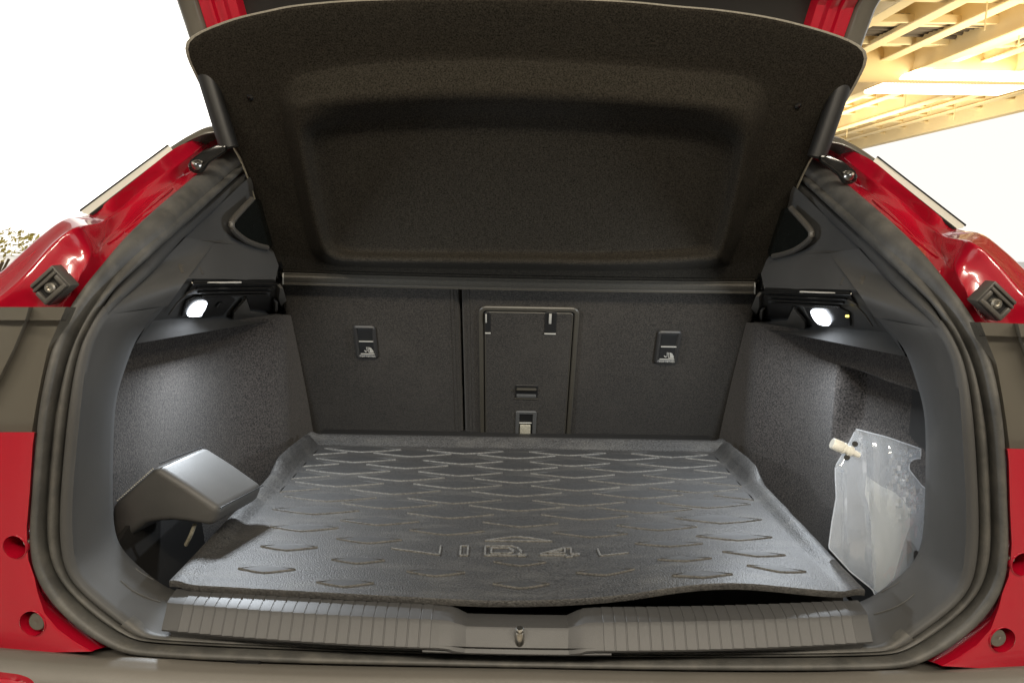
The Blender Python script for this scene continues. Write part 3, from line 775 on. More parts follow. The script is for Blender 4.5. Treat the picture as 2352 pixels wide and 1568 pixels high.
lw = cr([PY(*L6(*p), .868) for p in [(-300, 1520), (-100, 1530), (0, 1540), (90, 1552), (170, 1580), (230, 1640)]], 4)
mb.rows([[p + V((0, .03, 0)) for p in lw], lw, [p + V((0, -.004, -.006)) for p in lw], [p + V((-.02, .0, -.12)) for p in lw]]); o = mb.build('lower_bumper_corner', M['red'], bmp)
d = o.copy(); C.objects.link(d); d.scale.x = -1
mb = MB(); x_, y_ = L6(1510, 1478); q = PY(569, 1524, .915)
mb.box(Matrix.Translation(q), -.016, .016, -.004, .008, -.0045, .0035, .0015); mb.build('drain_plug', M['black'], bmp)
# body below and ahead so the car stands on the floor
mb = MB()
mb.box(I4, -.86, .86, 1.0, 5.1, -.50, -.21, .05, 3); mb.build('car_body', M['red'], car)
for sx in (-1, 1):
    for yy in (1.75, 4.4):
        mb = MB(); mb.lathe(V((sx * .62, yy, -.40)), (sx, 0, 0), [(0, .20), (0, .30), (.03, .32), (.19, .32), (.22, .30), (.22, .20)], 32); wl = mb.build('wheel', M['black'], car)
        mb = MB(); mb.lathe(V((sx * .66, yy, -.40)), (sx, 0, 0), [(0, .2), (.17, .2), (.15, .05), (.16, .02)], 24); mb.build('rim', M['metal'], wl)

# ---------------------------------------------------------------- tailgate
def TG(px_at, t):  # left edge line of the tailgate; t along it
    pass
lo_y, hi_y = 1.36, 1.31
pA = PY(512, 350, lo_y); pB = PY(395, 0, hi_y)
dv = pB - pA
def tg(x, t, h=0): return V((x * lerp(pA.x / pB.x, 1, min(t, 1.3)), pA.y + dv.y * t - max(0, t - 1) * .18, pA.z + dv.z * t)) + V((0, .55, .6)) * h
tgx = pB.x
tg_root_rows = []
ts = [.72, .85, 1.0, 1.2, 1.7, 2.4]
W1 = PY(446, 0, hi_y).x; W2 = PY(537, 0, hi_y).x
mb = MB()
mb.rows([[tg(x, t, h) + V((0, 0, 0)) for t in ts] for x, h in ((tgx + .02, .09), (tgx + .002, .07), (tgx, .05), (tgx + .004, .01), (tgx + .012, .0), (W1 - .004, .0), (W1, .006), (W1 + .001, .03))])
tail = mb.build('tailgate', M['lampb'], car, ang=50)
d = tail.copy(); C.objects.link(d); d.scale.x = -1; tail2 = d
mb = MB(); g0_, g1_ = PY(526, 340, 1.37), PY(455, 108, 1.36)
mb.cyl(g0_, g0_.lerp(g1_, .9), .0165, .0165, 24); mb.cyl(g0_.lerp(g1_, .9), g1_, .006, .006, 14)
gs = mb.build('gas_strut', M['black'], car); mirror(gs)
mb = MB()
q = lambda f: lerp(W1, W2, f)
mb.rows([[tg(x, t, h) for t in ts] for x, h in ((q(0), .02), (q(.04), .012), (q(.28), .010), (q(.32), .004), (q(.40), .004), (q(.44), .014), (q(.56), .014), (q(.60), .006), (q(.70), .006), (q(.76), .018), (q(.96), .020), (q(1), .03), (q(1.02), .06))])
tf = mb.build('tailgate_frame', M['red'], tail, ang=30)
d = tf.copy(); C.objects.link(d); d.parent = tail2
mb = MB(); mb.rows([[tg(x, t, h) for t in ts] for x, h in ((W2 - .002, .05), (W2 + .03, .03), (W2 + .12, .028), (-W2 - .12, .028), (-W2 - .03, .03), (-W2 + .002, .05))])
mb.build('tailgate_lining', M['dark'], car, ang=50)
mb = MB(); mb.rows([[tg(x, t, .05) for t in ts] for x in (tgx, -tgx)]); mb.build('rear_glass', M['glass'], car)

# ================================================================== PARCEL SHELF
HZ = PY(1190, 640, 1.60); TZ = PY(1190, 0, 1.27)
SD = V((0, TZ.y - HZ.y, TZ.z - HZ.z)).normalized(); HN = V((1, 0, 0)).cross(SD); HN = HN if HN.y < 0 else -HN
def PH(px, py, h=0): return PP(px, py, HZ + HN * h, HN)
shelf = empty('parcel_shelf', HZ, 'dark felt parcel shelf hinged up above the seatbacks', 'parcel shelf')
outl = [(650, 625), (632, 610), (612, 556), (598, 500), (587, 459), (568, 402), (549, 357), (528, 324), (508, 287), (494, 258), (486, 240), (472, 214), (452, 174), (437, 142), (430, 118), (431, 101), (438, 91), (452, 80), (485, 64), (547, 42), (620, 25), (677, 14), (780, 4), (900, -1), (1050, -4), (1190, -4), (1330, -1), (1450, 5), (1552, 15), (1654, 24),
        (1772, 42), (1879, 69), (1945, 92), (1975, 109), (1985, 122), (1987, 140), (1978, 165), (1953, 212), (1930, 250), (1918, 270), (1904, 301), (1881, 338), (1858, 372), (1833, 423), (1807, 485), (1792, 530), (1777, 576), (1758, 625), (1735, 645)]
ringB = [(790, 612), (740, 600), (716, 582), (703, 548), (690, 490), (678, 433), (665, 365), (652, 300), (645, 250), (645, 218), (655, 192), (680, 173), (735, 161), (776, 153), (880, 143), (980, 138), (1080, 136), (1184, 136), (1290, 139), (1388, 145), (1480, 152), (1576, 161), (1660, 168), (1718, 178), (1748, 194), (1764, 220), (1764, 260), (1752, 325), (1740, 385), (1726, 459), (1712, 515), (1698, 560), (1680, 596), (1650, 614), (1420, 622), (1184, 619), (980, 616)]
ringC = [(800, 601), (764, 593), (742, 574), (730, 540), (716, 484), (704, 430), (691, 366), (682, 306), (680, 268), (684, 246), (697, 236), (722, 231), (765, 225), (800, 222), (890, 217), (985, 213), (1080, 212), (1182, 213), (1286, 216), (1380, 221), (1466, 226), (1550, 232), (1630, 238), (1685, 246), (1710, 258), (1722, 278), (1722, 306), (1714, 345), (1703, 400), (1690, 462), (1678, 512), (1668, 550), (1655, 580), (1635, 598), (1410, 609), (1182, 606), (984, 604)]
ringD = [(800, 574), (778, 568), (764, 552), (756, 525), (747, 478), (738, 430), (728, 376), (722, 338), (722, 316), (728, 304), (742, 297), (766, 292), (798, 287), (830, 284), (905, 278), (990, 273), (1080, 271), (1180, 271), (1280, 274), (1370, 278), (1450, 283), (1526, 289), (1596, 297), (1644, 305), (1668, 316), (1680, 332), (1682, 352), (1678, 380), (1670, 420), (1660, 470), (1650, 510), (1642, 540), (1632, 560), (1616, 570), (1405, 580), (1180, 578), (985, 576)]
NB = 320
def loop_at(l, h, n=NB): return lin([PH(x, y, h) for x, y in l], n, True)
def start_at(lp):   # rotate so index 0 is nearest the bottom left
    return lp
def polar(l, cx=1190, cy=360, h=0.0, n=NB):
    pts = [(x - cx, y - cy) for x, y in l]; m = len(pts); out = []
    for i in range(n):
        a = 2 * math.pi * i / n; dx, dy = math.cos(a), math.sin(a); best = None
        for j in range(m):
            x0, y0 = pts[j]; x1, y1 = pts[(j + 1) % m]
            ex, ey = x1 - x0, y1 - y0; den = dx * ey - dy * ex
            if abs(den) < 1e-9: continue
            t = (x0 * ey - y0 * ex) / den; s = (x0 * dy - y0 * dx) / den
            if t > 0 and -1e-6 <= s <= 1 + 1e-6 and (best is None or t > best): best = t
        out.append((cx + dx * best, cy + dy * best))
    return out
def smooth_ring(l, k=3):
    return [(p.x, p.y) for p in cr([V((x, y, 0)) for x, y in l], k, True)]
# angular sampling biased by using the same rays for every ring
A0 = polar(smooth_ring(outl, 4)); B0 = polar(smooth_ring(ringB)); C0 = polar(smooth_ring(ringC)); D0 = polar(smooth_ring(ringD))
def mixr(P, Q, t, h): return [PH(lerp(p[0], q[0], t), lerp(p[1], q[1], t), h) for p, q in zip(P, Q)]
rws = [mixr(A0, B0, 0, -.004), mixr(A0, B0, .03, -.001), mixr(A0, B0, .07, 0), mixr(A0, B0, .3, 0), mixr(A0, B0, .6, 0.0), mixr(A0, B0, .9, 0), mixr(B0, C0, 0, .0005), mixr(B0, C0, .08, .0025)]
RH = .046
for t in (.2, .35, .5, .65, .8, .9): rws.append(mixr(B0, C0, t, RH * (t ** .9)))
rws += [mixr(B0, C0, 1, RH * .97), mixr(C0, D0, .15, RH * .985), mixr(C0, D0, .3, RH * .95), mixr(C0, D0, .5, RH * .80), mixr(C0, D0, .7, RH * .58), mixr(C0, D0, .88, RH * .40), mixr(C0, D0, 1, RH * .35)]
ctr = [(1190, 420)] * NB
for t in (.05, .2, .4, .6, .8, .97): rws.append(mixr(D0, ctr, t, RH * .33))
mb = MB(); mb.rows(rws, True, 0, False, True)
pnl = mb.build('shelf_panel', M['felt'], shelf, ang=70)
th = .021
def outer_off(k, h): return [PH(1190 + (p[0] - 1190) * k, 330 + (p[1] - 330) * k, h) for p in A0]
mb = MB(); mb.rows([mixr(A0, B0, 0.012, -.0025), outer_off(1.003, -.0035), outer_off(1.006, -.008), outer_off(1.006, -.016), outer_off(1.0, -th), [PH(lerp(p[0], 1190, .9), lerp(p[1], 330, .9), -th) for p in A0]], True, 0, False, True)
mb.build('shelf_edge', M['edge'], pnl, ang=60)
# hinge strip along the bottom
mb = MB()
a = [(650, 628), (1734, 649)]; N_ = 30
def hs(dy, h): return [PH(lerp(650, 1734, t / N_), lerp(627, 648, t / N_) + dy + 3 * math.sin(math.pi * t / N_), h) for t in range(N_ + 1)]
mb.rows([hs(-2, -.006), hs(-1, .004), hs(1, .006), hs(3, .005), hs(4, .0065), hs(9, .0105), hs(16, .0110), hs(21, .0085), hs(23, .0095), hs(25.5, .0085), hs(27, .003), hs(27, -.01)])
M['strip'] = mat('lit_hinge_strip', (.050, .045, .036), .55, n_scale=300, n_amt=.2)  # coloured paler than the felt so the strip looks lit
hst = mb.build('hinge_strip', M['strip'], shelf, ang=50)
mb = MB(); mb.tube(hs(25.5, .009), .0009, 6); mb.build('strip_piping', M['rim'], hst)
mb = MB(); mb.rows([hs(-8, .0008), hs(-7, .003), hs(-3, .003), hs(-2, .0005)]); mb.build('hinge_fold', M['felt'], hst)
for sx, px, py in ((1, 650, 640), (-1, 1734, 662)):
    mb = MB(); mb.tube([PH(px, py - 13, .007), PH(px, py - 4, .012), PH(px, py + 12, .009)], .0018, 6); mb.build('strip_end', M['print'], hst)
for px, py in ((635, 606), (1752, 632)):
    mb = MB(); q0 = PH(px, py, -.004)
    mb.lathe(q0 - V((.012, 0, 0)), (1, 0, 0), [(0, .010), (.024, .010), (.026, .007)], 16)
    mb.box(Matrix.Translation(q0), -.005, .005, -.016, .004, -.03, .005, .002); mb.build('pivot', M['gloss'], shelf)
for px, py in ((575, 223), (1832, 243)):
    mb = MB(); mb.lathe(PH(px, py, -.001), HN, [(0, .0062), (.002, .0058), (.0035, .004), (.004, .001)], 14); mb.build('stud', M['gloss'], shelf)
for px, py, sgn in ((500, 252, 1), (1905, 272, -1)):
    mb = MB(); mb.prism([PH(px - 14 * sgn, py - 10, .001), PH(px + 8 * sgn, py - 12, .001), PH(px + 12 * sgn, py + 6, .001), PH(px + 4 * sgn, py + 24, .001), PH(px - 2 * sgn, py + 22, .001)], HN * .006, .0015)
    cl = mb.build('cord_clip', M['grey'], shelf)
    mb = MB(); mb.tube([PH(px - 10 * sgn, py - 4, .004), PH(px + 8 * sgn, py - 4, .006)], .0025, 6); mb.build('clip_pin', M['print'], cl)
# pull cords along the sides
for pts in ([(492, 256), (528, 326), (558, 382), (587, 462), (612, 560), (630, 612)], [(1914, 272), (1875, 345), (1846, 400), (1800, 508), (1776, 580), (1756, 632)]):
    mb = MB(); mb.tube(cr([PH(x, y, .003) for x, y in pts], 5), .0011, 6); mb.build('pull_cord', M['strap'], shelf)

# ================================================================== CARGO MAT
cm = empty('cargo_mat', (0, 1.35, 0), 'black rubber cargo mat with raised diamonds and wavy front edge', 'mat')
yf = lambda x: interp(x, [(-.47, PZ(376, 1335, .002).y), (-.43, PZ(431, 1344, 0).y), (-.29, PZ(670, 1357, 0).y), (-.15, PZ(909, 1370, 0).y), (-.05, PZ(1094, 1379, 0).y), (.0, PZ(1187, 1380, 0).y), (.15, PZ(909, 1370, 0).y), (.29, PZ(670, 1357, 0).y + .002), (.43, PZ(431, 1344, 0).y + .004), (.47, PZ(376, 1335, .002).y + .004)])
def wave(x, y):
    k = math.exp(-((x - .27) / .135) ** 2) * .021
    return k * (1 - sstep(0, .22, y - yf(x)))
YB = PZ(1190, 1031, 0).y
def lip_h(y): return interp(y, [(1.0, .004), (1.2, .010), (1.36, .012), (1.40, .014), (1.435, .034), (1.5, .034), (1.70, .022)])
xs_ = [-.472, -.470, -.466, -.458, -.450, -.443, -.438] + [(-.43 + .86 * i / 60) for i in range(61)] + [.438, .443, .450, .458, .466, .470, .472]
def mat_z(x, y):
    a = abs(x); l = 0
    if a > .438: l = lip_h(y) * sstep(.438, .462, a) if a <= .466 else lip_h(y) * (1 - sstep(.466, .4725, a) * .35)
    return l + wave(x, y)
rows = []
tsy = [0, .002, .006, .012] + [.02 + .98 * i / 70 for i in range(71)]
for ty in tsy:
    r = []
    for x in xs_:
        y = lerp(yf(x), YB, ty); z = mat_z(x, y)
        nz = noise.noise(V((x * 30, y * 30, 3))) * .0012 * (1 if abs(x) > .44 else .1)
        if ty == 0: z -= .003
        r.append(V((x + (nz if abs(x) > .44 else 0), y, z + nz * .5)))
    rows.append(r)
rows.insert(0, [p + V((0, .001, -.006)) for p in rows[0]])
for dy, dz in ((.003, .0), (.006, .002), (.024, .0175), (.027, .019), (.032, .019), (.034, .015)):
    r = []
    for x in xs_:
        base = mat_z(x, YB)
        r.append(V((x, YB + dy, max(dz, min(base, dz + .01)) if abs(x) < .438 else max(dz, min(base, dz + .004)))))
    rows.append(r)
mb = MB(); mb.rows(rows); mt = mb.build('mat_sheet', M['mat'], cm, ang=50)

def diamond(xc, yb, hwid, sag, full_=True):
    """raised lozenge: near rim proud, far rim almost flush"""
    outline = []
    n = 8
    for i in range(n + 1):
        t = i / n; u = -1 + 2 * t
        outline.append((u, -(1 - abs(u) ** 1.25)))      # near edge, left to right
    for i in range(1, n):
        t = i / n; u = 1 - 2 * t
        outline.append((u, (1 - abs(u) ** 1.25)))
    def P(u, v, inset, h):
        s_ = 1 - inset
        x = xc + u * hwid * s_; y = yb + sag + v * sag * (1 - inset * 2.0)
        x = max(-.432, min(.432, x))
        return V((x, y, h + wave(x, y)))
    mbd = MB()
    H = .0024
    hh = lambda v: H * (1 if v <= 0 else max(.3, 1 - v * 1.1))
    r0 = [P(u, v, 0, -.0004) for u, v in outline]; r1 = [P(u, v, .006, hh(v)) for u, v in outline]; r2 = [P(u, v, .013, hh(v) + .0001) for u, v in outline]
    r3 = [P(u, v, .024, .0008 if v <= 0 else min(hh(v), .0008)) for u, v in outline]
    n1 = 9
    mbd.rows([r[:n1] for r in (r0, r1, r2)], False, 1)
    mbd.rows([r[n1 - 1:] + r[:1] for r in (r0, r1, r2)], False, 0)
    mbd.rows([r2, r3], True, 2, False, True)
    return mbd
evens = [PZ(1189, y, 0).y for y in (1053.6, 1081, 1110, 1141, 1174.5)]
odds = [PZ(1067, y, 0).y for y in (1043, 1067, 1094, 1123.5, 1158)]
CP = .1120
for k in range(-4, 5):
    for yb in (evens if k % 2 == 0 else odds):
        if abs(k) == 4 and yb < 1.32: continue
        diamond(k * CP, yb, .0845, .0235).build('raised_diamond', (M['mat'], M['lit_ridge'], M['smooth']), mt, ang=25)
near = [(F1, 980, 605, 700, 1260), (F1, 1860, 630, 1555, 2110), (F2, 620, 640, 310, 865), (F2, 1480, 662, 1160, 1710), 
        (F1, 1390, 672, 1130, 1640), (F2, 185, 683, -60, 420), (F2, 1050, 705, 790, 1300), (F1, 900, 710, 690, 1130), (F1, 1815, 733, 1570, 2050), (F2, 630, 748, 385, 860), (F2, 1540, 768, 1290, 1770),
        (F1, 1315, 785, 1110, 1530), (F2, 1120, 808, 900, 1325), (F1, 810, 830, 630, 1000), (F2, 1640, 872, 1440, 1835), (F1, 1255, 912, 1080, 1425), (F2, 1190, 908, 1025, 1360), (F1, 675, 970, 490, 860), (F2, 1770, 970, 1580, 1950),
        (F1, 1170, 1057, 985, 1355), (F1, 1745, 990, 1555, 1930), (F2, 715, 985, 525, 895), (F2, 1285, 1010, 1100, 1470), (F2, 186, 1068, 5, 365), (F2, 180, 927, 10, 345)]
for cf, cx_, by, xa, xb in near:
    pb = PZ(*cf(cx_, by), 0)
    if pb.x > .05:
        wz = wave(pb.x, pb.y); pb = PZ(*cf(cx_, by), wz)
    a_ = PZ(*cf(xa, by), 0); b_ = PZ(*cf(xb, by), 0)
    hwid = (b_.x - a_.x) / 2
    diamond((a_.x + b_.x) / 2, pb.y, hwid, interp(hwid, [(.04, .0125), (.085, .023)])).build('raised_diamond', (M['mat'], M['lit_ridge'], M['smooth']), mt, ang=25)
# raised lettering of the mat
def letter(strokes, name):
    m_ = MB()
    for s_, closed in strokes:
        pts = []
        for p in s_:
            q0 = PZ(*F3(*p), .0008); pts.append(PZ(*F3(*p), .0008 + wave(q0.x, q0.y)))
        if closed: pts.append(pts[0])
        for a_, b_ in zip(pts, pts[1:]):
            d_ = (b_ - a_).normalized(); n_ = V((-d_.y, d_.x, 0)) * .0011; a2 = a_ - d_ * .0008; b2 = b_ + d_ * .0008
            m_.rows([[a2 - n_ * 1.5 + V((0, 0, -.002)), b2 - n_ * 1.5 + V((0, 0, -.002))], [a2 - n_ + V((0, 0, .0013)), b2 - n_ + V((0, 0, .0013))], [a2 + n_ + V((0, 0, .0013)), b2 + n_ + V((0, 0, .0013))], [a2 + n_ * 1.5 + V((0, 0, -.002)), b2 + n_ * 1.5 + V((0, 0, -.002))]])
    return m_.build(name, M['lit_ridge'], mt, ang=20)
letter([([(545, 140), (622, 140), (614, 240), (537, 240)], True)], 'raised_letter')
letter([([(806, 143), (1080, 140), (1150, 158), (1188, 190), (1178, 215), (1130, 240), (800, 240)], True), ([(872, 160), (1055, 158), (1103, 185), (1090, 208), (1050, 218), (866, 218)], True)], 'raised_letter')
letter([([(1155, 232), (1235, 232), (1235, 246), (1155, 246)], True)], 'raised_dot')
letter([([(1395, 224), (1640, 160), (1715, 164), (1715, 222), (1800, 224), (1800, 238), (1728, 238), (1728, 254), (1665, 254), (1665, 238), (1395, 236)], True), ([(1480, 212), (1650, 170), (1650, 216)], True)], 'raised_letter')
letter([([(-190, 165), (315, 234), (330, 140)], False)], 'raised_bracket')
letter([([(2000, 172), (2030, 245), (2325, 214)], False)], 'raised_bracket')
letter([([(805, 84), (980, 56), (1150, 40), (1300, 58), (1515, 90)], True)], 'raised_bracket')

# ================================================================== PADDED BOX
pbx = empty('padded_block', (-.50, 1.12, .0), 'grey leather padded block leaning over the left edge of the cargo mat', 'padded block')
yq = 1.09
prof_px = [(490, 320), (820, 530), (1140, 755), (1105, 830), (1075, 920), (1000, 925), (800, 892), (650, 878), (540, 884), (380, 905), (260, 1000), (120, 1080), (40, 1060), (40, 720), (110, 655)]
fl = [PY(*B5(*p), yq) for p in prof_px]
ev = PY(*B5(1590, 510), yq + .107) - PY(*B5(1140, 755), yq)
mb = MB()
bm = bmesh.new(); vv = [bm.verts.new(p) for p in fl]; f_ = bm.faces.new(vv)
r = bmesh.ops.extrude_face_region(bm, geom=[f_])
for e in r['geom']:
    if isinstance(e, bmesh.types.BMVert): e.co += ev
bmesh.ops.recalc_face_normals(bm, faces=bm.faces)
es = [e for e in bm.edges if len(e.link_faces) == 2 and e.calc_face_angle(0) > rad(20)]
bmesh.ops.bevel(bm, geom=es, offset=.010, segments=5, affect='EDGES', profile=.5)
bmesh.ops.triangulate(bm, faces=[f for f in bm.faces if len(f.verts) > 4])
mb.bm(bm)
pb_o = mb.build('leather_body', M['leather'], pbx, ang=60)
# seam lines and stitches
mb = MB(); mb.tube([p + V((0, -.0005, .0012)) for p in [PY(*B5(1150, 745), yq + .004), PY(*B5(1300, 665), yq + .036), PY(*B5(1450, 588), yq + .072), PY(*B5(1575, 520), yq + .104)]], .0009, 6); mb.build('seam', M['black'], pb_o)
mb = MB(); mb.tube([p + V((0, 0, .0012)) for p in [PY(*B5(535, 300), yq + .006), PY(*B5(680, 240), yq + .036), PY(*B5(830, 185), yq + .070), PY(*B5(965, 135), yq + .1)]], .0009, 6); mb.build('seam', M['black'], pb_o)
mb = MB()
for i in range(22):
    t = i / 21; a_ = PY(*B5(lerp(470, 115, t), lerp(345, 662, t)), yq - .001); b_ = PY(*B5(lerp(470, 115, t) - 10, lerp(345, 662, t) + 6), yq - .001)
    mb.tube([a_, b_], .0009, 5)
o = mb.build('stitching', M['stitch'], pb_o); o['kind'] = 'stuff'
mb = MB(); mb.tube(cr([PY(*B5(890, 905), 1.115), PY(*B5(850, 1010), 1.12), PY(*B5(800, 1110), 1.13)], 5), .003, 8); mb.build('strap_end', M['strap'], pbx)

# ================================================================== POUCH
pch = empty('spout_pouch', PZ(2010, 1350, -.06), 'clear plastic spout pouch with cream cap standing right of the mat', 'pouch')
yp = lambda py: interp(py, [(980, 1.105), (1355, 1.066)])
po = [P4(*p) for p in [(410, 100), (700, 175), (1000, 280), (1000, 370), (960, 368), (915, 385), (890, 430), (895, 470), (1005, 610), (1110, 700), (1130, 1000), (1080, 1350), (900, 1640), (620, 1700), (560, 1560), (360, 1400), (160, 1180), (190, 950), (230, 720), (222, 560), (220, 440), (340, 240)]]
def PPo(px, py, d=0):
    q = PY(px, py, yp(py)); return q + V((-.25, -1, .2)).normalized() * d
import itertools
def inside(x, y, poly):
    c = False
    for (x0, y0), (x1, y1) in zip(poly, poly[1:] + poly[:1]):
        if (y0 > y) != (y1 > y) and x < (x1 - x0) * (y - y0) / (y1 - y0) + x0: c = not c
    return c
def edge_d(x, y, poly):
    b = 1e9
    for (x0, y0), (x1, y1) in zip(poly, poly[1:] + poly[:1]):
        ex, ey = x1 - x0, y1 - y0; t = max(0, min(1, ((x - x0) * ex + (y - y0) * ey) / (ex * ex + ey * ey)))
        b = min(b, math.hypot(x - x0 - ex * t, y - y0 - ey * t))
    return b
def sheet(m_, poly, sgn, amp, crease):
    bm = bmesh.new(); vs = [bm.verts.new((x, y, 0)) for x, y in poly]; bm.faces.new(vs)
    for i in range(60):
        x = min(p[0] for p in poly) + i * 6 + 3
        bmesh.ops.bisect_plane(bm, geom=bm.verts[:] + bm.edges[:] + bm.faces[:], plane_co=(x, 0, 0), plane_no=(1, 0, 0))
    for i in range(70):
        y = min(p[1] for p in poly) + i * 6 + 3
        bmesh.ops.bisect_plane(bm, geom=bm.verts[:] + bm.edges[:] + bm.faces[:], plane_co=(0, y, 0), plane_no=(0, 1, 0))
    for v in bm.verts:
        x, y = v.co.x, v.co.y; e = edge_d(x, y, poly)
        d = sgn * amp * (1 - math.exp(-e / 40)) 
        d += crease(x, y) * min(1, e / 8)
        v.co = PPo(x, y, d)
    m_.bm(bm)
def crease(x, y):
    cx_, cy_ = P4(860, 560); k = math.exp(-(((x - cx_) / 36) ** 2 + ((y - cy_) / 75) ** 2))
    vd = noise.voronoi(V((x * .075 + y * .02, y * .05, 1)))[0]; d = k * .028 * (vd[1] - vd[0])
    d += .004 * abs(noise.noise(V((x * .03, y * .008, 5))))
    x1 = P4(470 + (y - P4(0, 300)[1]) * .25, 0)[0]
    d += .006 * math.exp(-abs(x - x1) / 7.0) - .004 * math.exp(-abs(x - P4(290, 0)[0]) / 6.0) * (y > P4(0, 480)[1])
    return d
mb = MB(); sheet(mb, po, 1, .016, crease)
bag = mb.build('front_film', M['film'], pch, ang=25)
mb = MB(); sheet(mb, po, -1, .010, lambda x, y: .002 * noise.noise(V((x * .03, y * .02, 9))))
mb.build('back_film', M['film'], pch, ang=40)
gp = [P4(*p) for p in [(505, 525), (640, 620), (770, 680), (850, 760), (905, 850), (900, 990), (860, 1100), (800, 1300), (760, 1450), (620, 1600), (575, 1560), (560, 1300), (545, 950), (520, 780), (490, 690)]]
mb = MB(); sheet(mb, gp, 1, .006, lambda x, y: .0)
mb.build('gusset', M['gusset_sheen'], pch, ang=40)
mb = MB(); mb.tube([PPo(x, y, .0005) for x, y in [(p.x, p.y) for p in lin([V((x, y, 0)) for x, y in po], 140, True)]], .0009, 6)
M['weld'] = film('welded_edge_film', (.85, .88, .92), .45, .05); mb.build('welded_edge', M['weld'], pch)
# welded flange beside the spout, spout and cap
ca = PPo(*P4(430, 335), .006); cb = PPo(*P4(185, 225), .006); ax = (cb - ca)
L = ax.length; ax.normalize()
mb = MB(); mb.lathe(ca, ax, [(0, .005), (L * .25, 0.0047), (L * .28, 0.0082), (L * .40, 0.0082), (L * .42, 0.0066), (L * .52, 0.0066), (L * .54, 0.0086), (L * .6, 0.0086), (L * .62, 0.0070)], 24); mb.build('spout', M['cream'], pch)
mb = MB()
n = 48; prf = [(L * .63, 0.0078), (L * .66, 0.0083), (L * .97, 0.0078), (L * 1.0, 0.0070)]
q = ax.to_track_quat('Z', 'Y'); rs = []
for h, r in prf: rs.append([ca + q @ V(((r + (.0005 if i % 2 else 0)) * math.cos(2 * math.pi * i / n), (r + (.0005 if i % 2 else 0)) * math.sin(2 * math.pi * i / n), h)) for i in range(n)])
mb.rows(rs, True, 0, True, True); mb.build('cap', M['cream'], pch, ang=50)
for p in ((392, 232), (318, 355)):
    mb = MB(); q0 = PPo(*P4(*p), .008); mb.lathe(q0, ca - CAM, [(-.001, .0042), (.001, .0042)], 14); mb.build('rivet_hole', M['black'], pch)

# ================================================================== SURROUNDINGS
ZF = -.72
mb = MB(); mb.box(I4, -45, 45, -12, 40, ZF - .1, ZF); tag(mb.build('showroom_floor', M['floor'], None, False), kind='structure')
mb = MB(); mb.box(I4, -45, 12.2, 28, 28.3, ZF, 12); tag(mb.build('back_wall', M['white'], None, False), kind='structure')
ZC = 4.05
mb = MB(); mb.box(I4, 4.6, 11.8, 4, 28, ZC, ZC + .2); ceil = mb.build('ceiling', M['ceil'], None, False); tag(ceil, kind='structure')
mb = MB(); mb.box(I4, -12, 12, -6, 7.0, ZC + .25, ZC + .4); mb.build('unseen_ceiling_deck', M['hall'], ceil, False)  # unseen deck over the car, added to cut ambient light from above
mb = MB(); mb.box(I4, -12, 12, -6.2, -6, ZF, ZC + .25); tag(mb.build('unseen_rear_wall', M['hall'], None, False), kind='structure')  # unseen wall behind the camera, added to block ambient light
def beam(x0, x1, y0, y1, z0, z1, m='beam'):
    mb = MB(); mb.box(I4, x0, x1, y0, y1, z0, z1, .01, 1); return mb.build('ceiling_beam', M[m], ceil)
for x in (5.2, 5.9, 6.6, 7.15, 7.8, 8.4, 9.0, 9.6, 10.2, 10.9):
    zb = 3.62 if x not in (7.15, 9.0) else 3.42
    beam(x - .05, x + .05, 4, 28, zb, ZC)
    beam(x - .11, x + .11, 4, 28, zb - .03, zb)
beam(11.55, 11.8, 4, 28, 3.40, ZC)
for k in range(17):
    y = 7.2 + k * 1.25
    beam(4.6, 11.8, y - .06, y + .06, 3.70, ZC)
    beam(4.6, 11.8, y - .11, y + .11, 3.67, 3.70)
for k in range(14):
    x = 6.4 + (k % 5) * 1.05; y = 11 + k * .9
    mb = MB(); mb.cyl((x, y, 3.3), (x, y, ZC), .012, n=6); mb.build('hanger_rod', M['beam'], ceil)
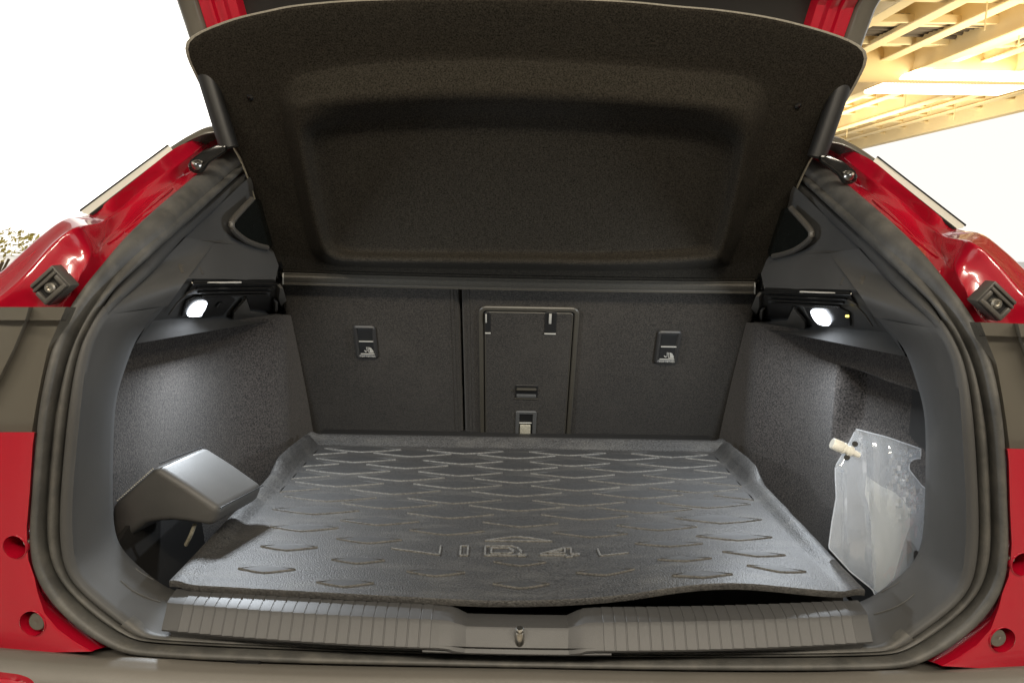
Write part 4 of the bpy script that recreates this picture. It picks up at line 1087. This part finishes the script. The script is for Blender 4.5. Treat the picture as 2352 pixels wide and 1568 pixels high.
# cable tray: two rails, rungs, cables
tr = empty('cable_tray', (8, 12.4, 3.6), 'long cable tray with rungs and grey cables hung below the yellow ceiling', 'cable tray')
ty0, ty1, tz = 11.9, 13.2, 3.62
for y in (ty0, ty1):
    mb = MB(); mb.box(I4, 4.6, 11.8, y - .03, y + .03, tz, tz + .12, .005, 1); mb.build('rail', M['beam'], tr)
for i in range(9):
    x = 5.0 + i * .8
    mb = MB(); mb.box(I4, x, x + .05, ty0, ty1, tz, tz + .04); mb.box(I4, x + .12, x + .17, ty0, ty1, tz, tz + .04); mb.build('rung', M['beam'], tr)
for i in range(7):
    y = ty0 + .12 + i * .16
    mb = MB(); mb.tube([V((4.6 + j * .6, y + .03 * math.sin(j * 1.7 + i), tz + .1 + .02 * math.sin(j + i))) for j in range(13)], .045, 8); mb.build('cable', M['cable'], tr)
du = empty('air_duct', (8, 15.2, 3.4), 'round ribbed yellow air duct running under the ceiling', 'air duct')
mb = MB()
prf = []
for i in range(220):
    prf.append((i * .03, .33 + .012 * (i % 2)))
mb.lathe(V((4.6, 14.6, 3.62)), (1, 0, 0), prf, 40); mb.build('duct_shell', M['ceil'], du, ang=80)
l2 = empty('ceiling_light', (9.0, 17.5, 3.6), 'glaring white ceiling light between the yellow beams', 'ceiling light')
q = PZ(2205, 192, 3.34); l2.location = q; WORLD[l2.name] = q.copy()
mb = MB(); mb.box(Matrix.Translation(q), -1.35, 1.35, -1.0, 1.0, -.03, .03, .01); mb.build('light_panel', M['tube'], l2)
for sx in (-1, 1):
    mb = MB(); mb.cyl(q + V((sx, 0, .03)), q + V((sx, 0, .7)), .015, n=8); mb.build('hanger_rod', M['beam'], l2)
# gilded bush at the left edge
pt = empty('leafy_bush', (-6.6, 9.3, ZF), 'sunlit golden green bush behind the left side of the red car', 'bush')
mb = MB(); rnd = random.Random(3)
for i in range(420):
    u = rnd.gauss(0, 1); px = rnd.uniform(-140, 92); top_ = 522 + max(0, (10 - px)) * .0 + (px > 60) * 8
    py = rnd.uniform(top_, 600 - max(0, px) * .45) + abs(rnd.gauss(0, 14)) * .4
    c_ = PY(px, py, rnd.uniform(8.8, 9.8)); s_ = rnd.uniform(.018, .05)
    a_ = V((rnd.gauss(0, 1), rnd.gauss(0, 1), rnd.gauss(0, 1))).normalized(); b_ = a_.orthogonal().normalized(); cc = a_.cross(b_)
    mb.add([c_ - b_ * s_, c_ + cc * s_ * .45, c_ + b_ * s_, c_ - cc * s_ * .45], [(0, 1, 2, 3)])
fo = mb.build('foliage', M['leaf'], pt, False); fo['kind'] = 'stuff'
mb = MB()
for i in range(7):
    b = V((-6.6 + rnd.uniform(-.1, .1), 9.3, ZF)); t = PY(rnd.uniform(-120, 60), rnd.uniform(560, 640), 9.3)
    mb.tube([b, b.lerp(t, .5) + V((.05, 0, .1)), t], .015, 6)
mb.build('stem', M['wood'], pt)
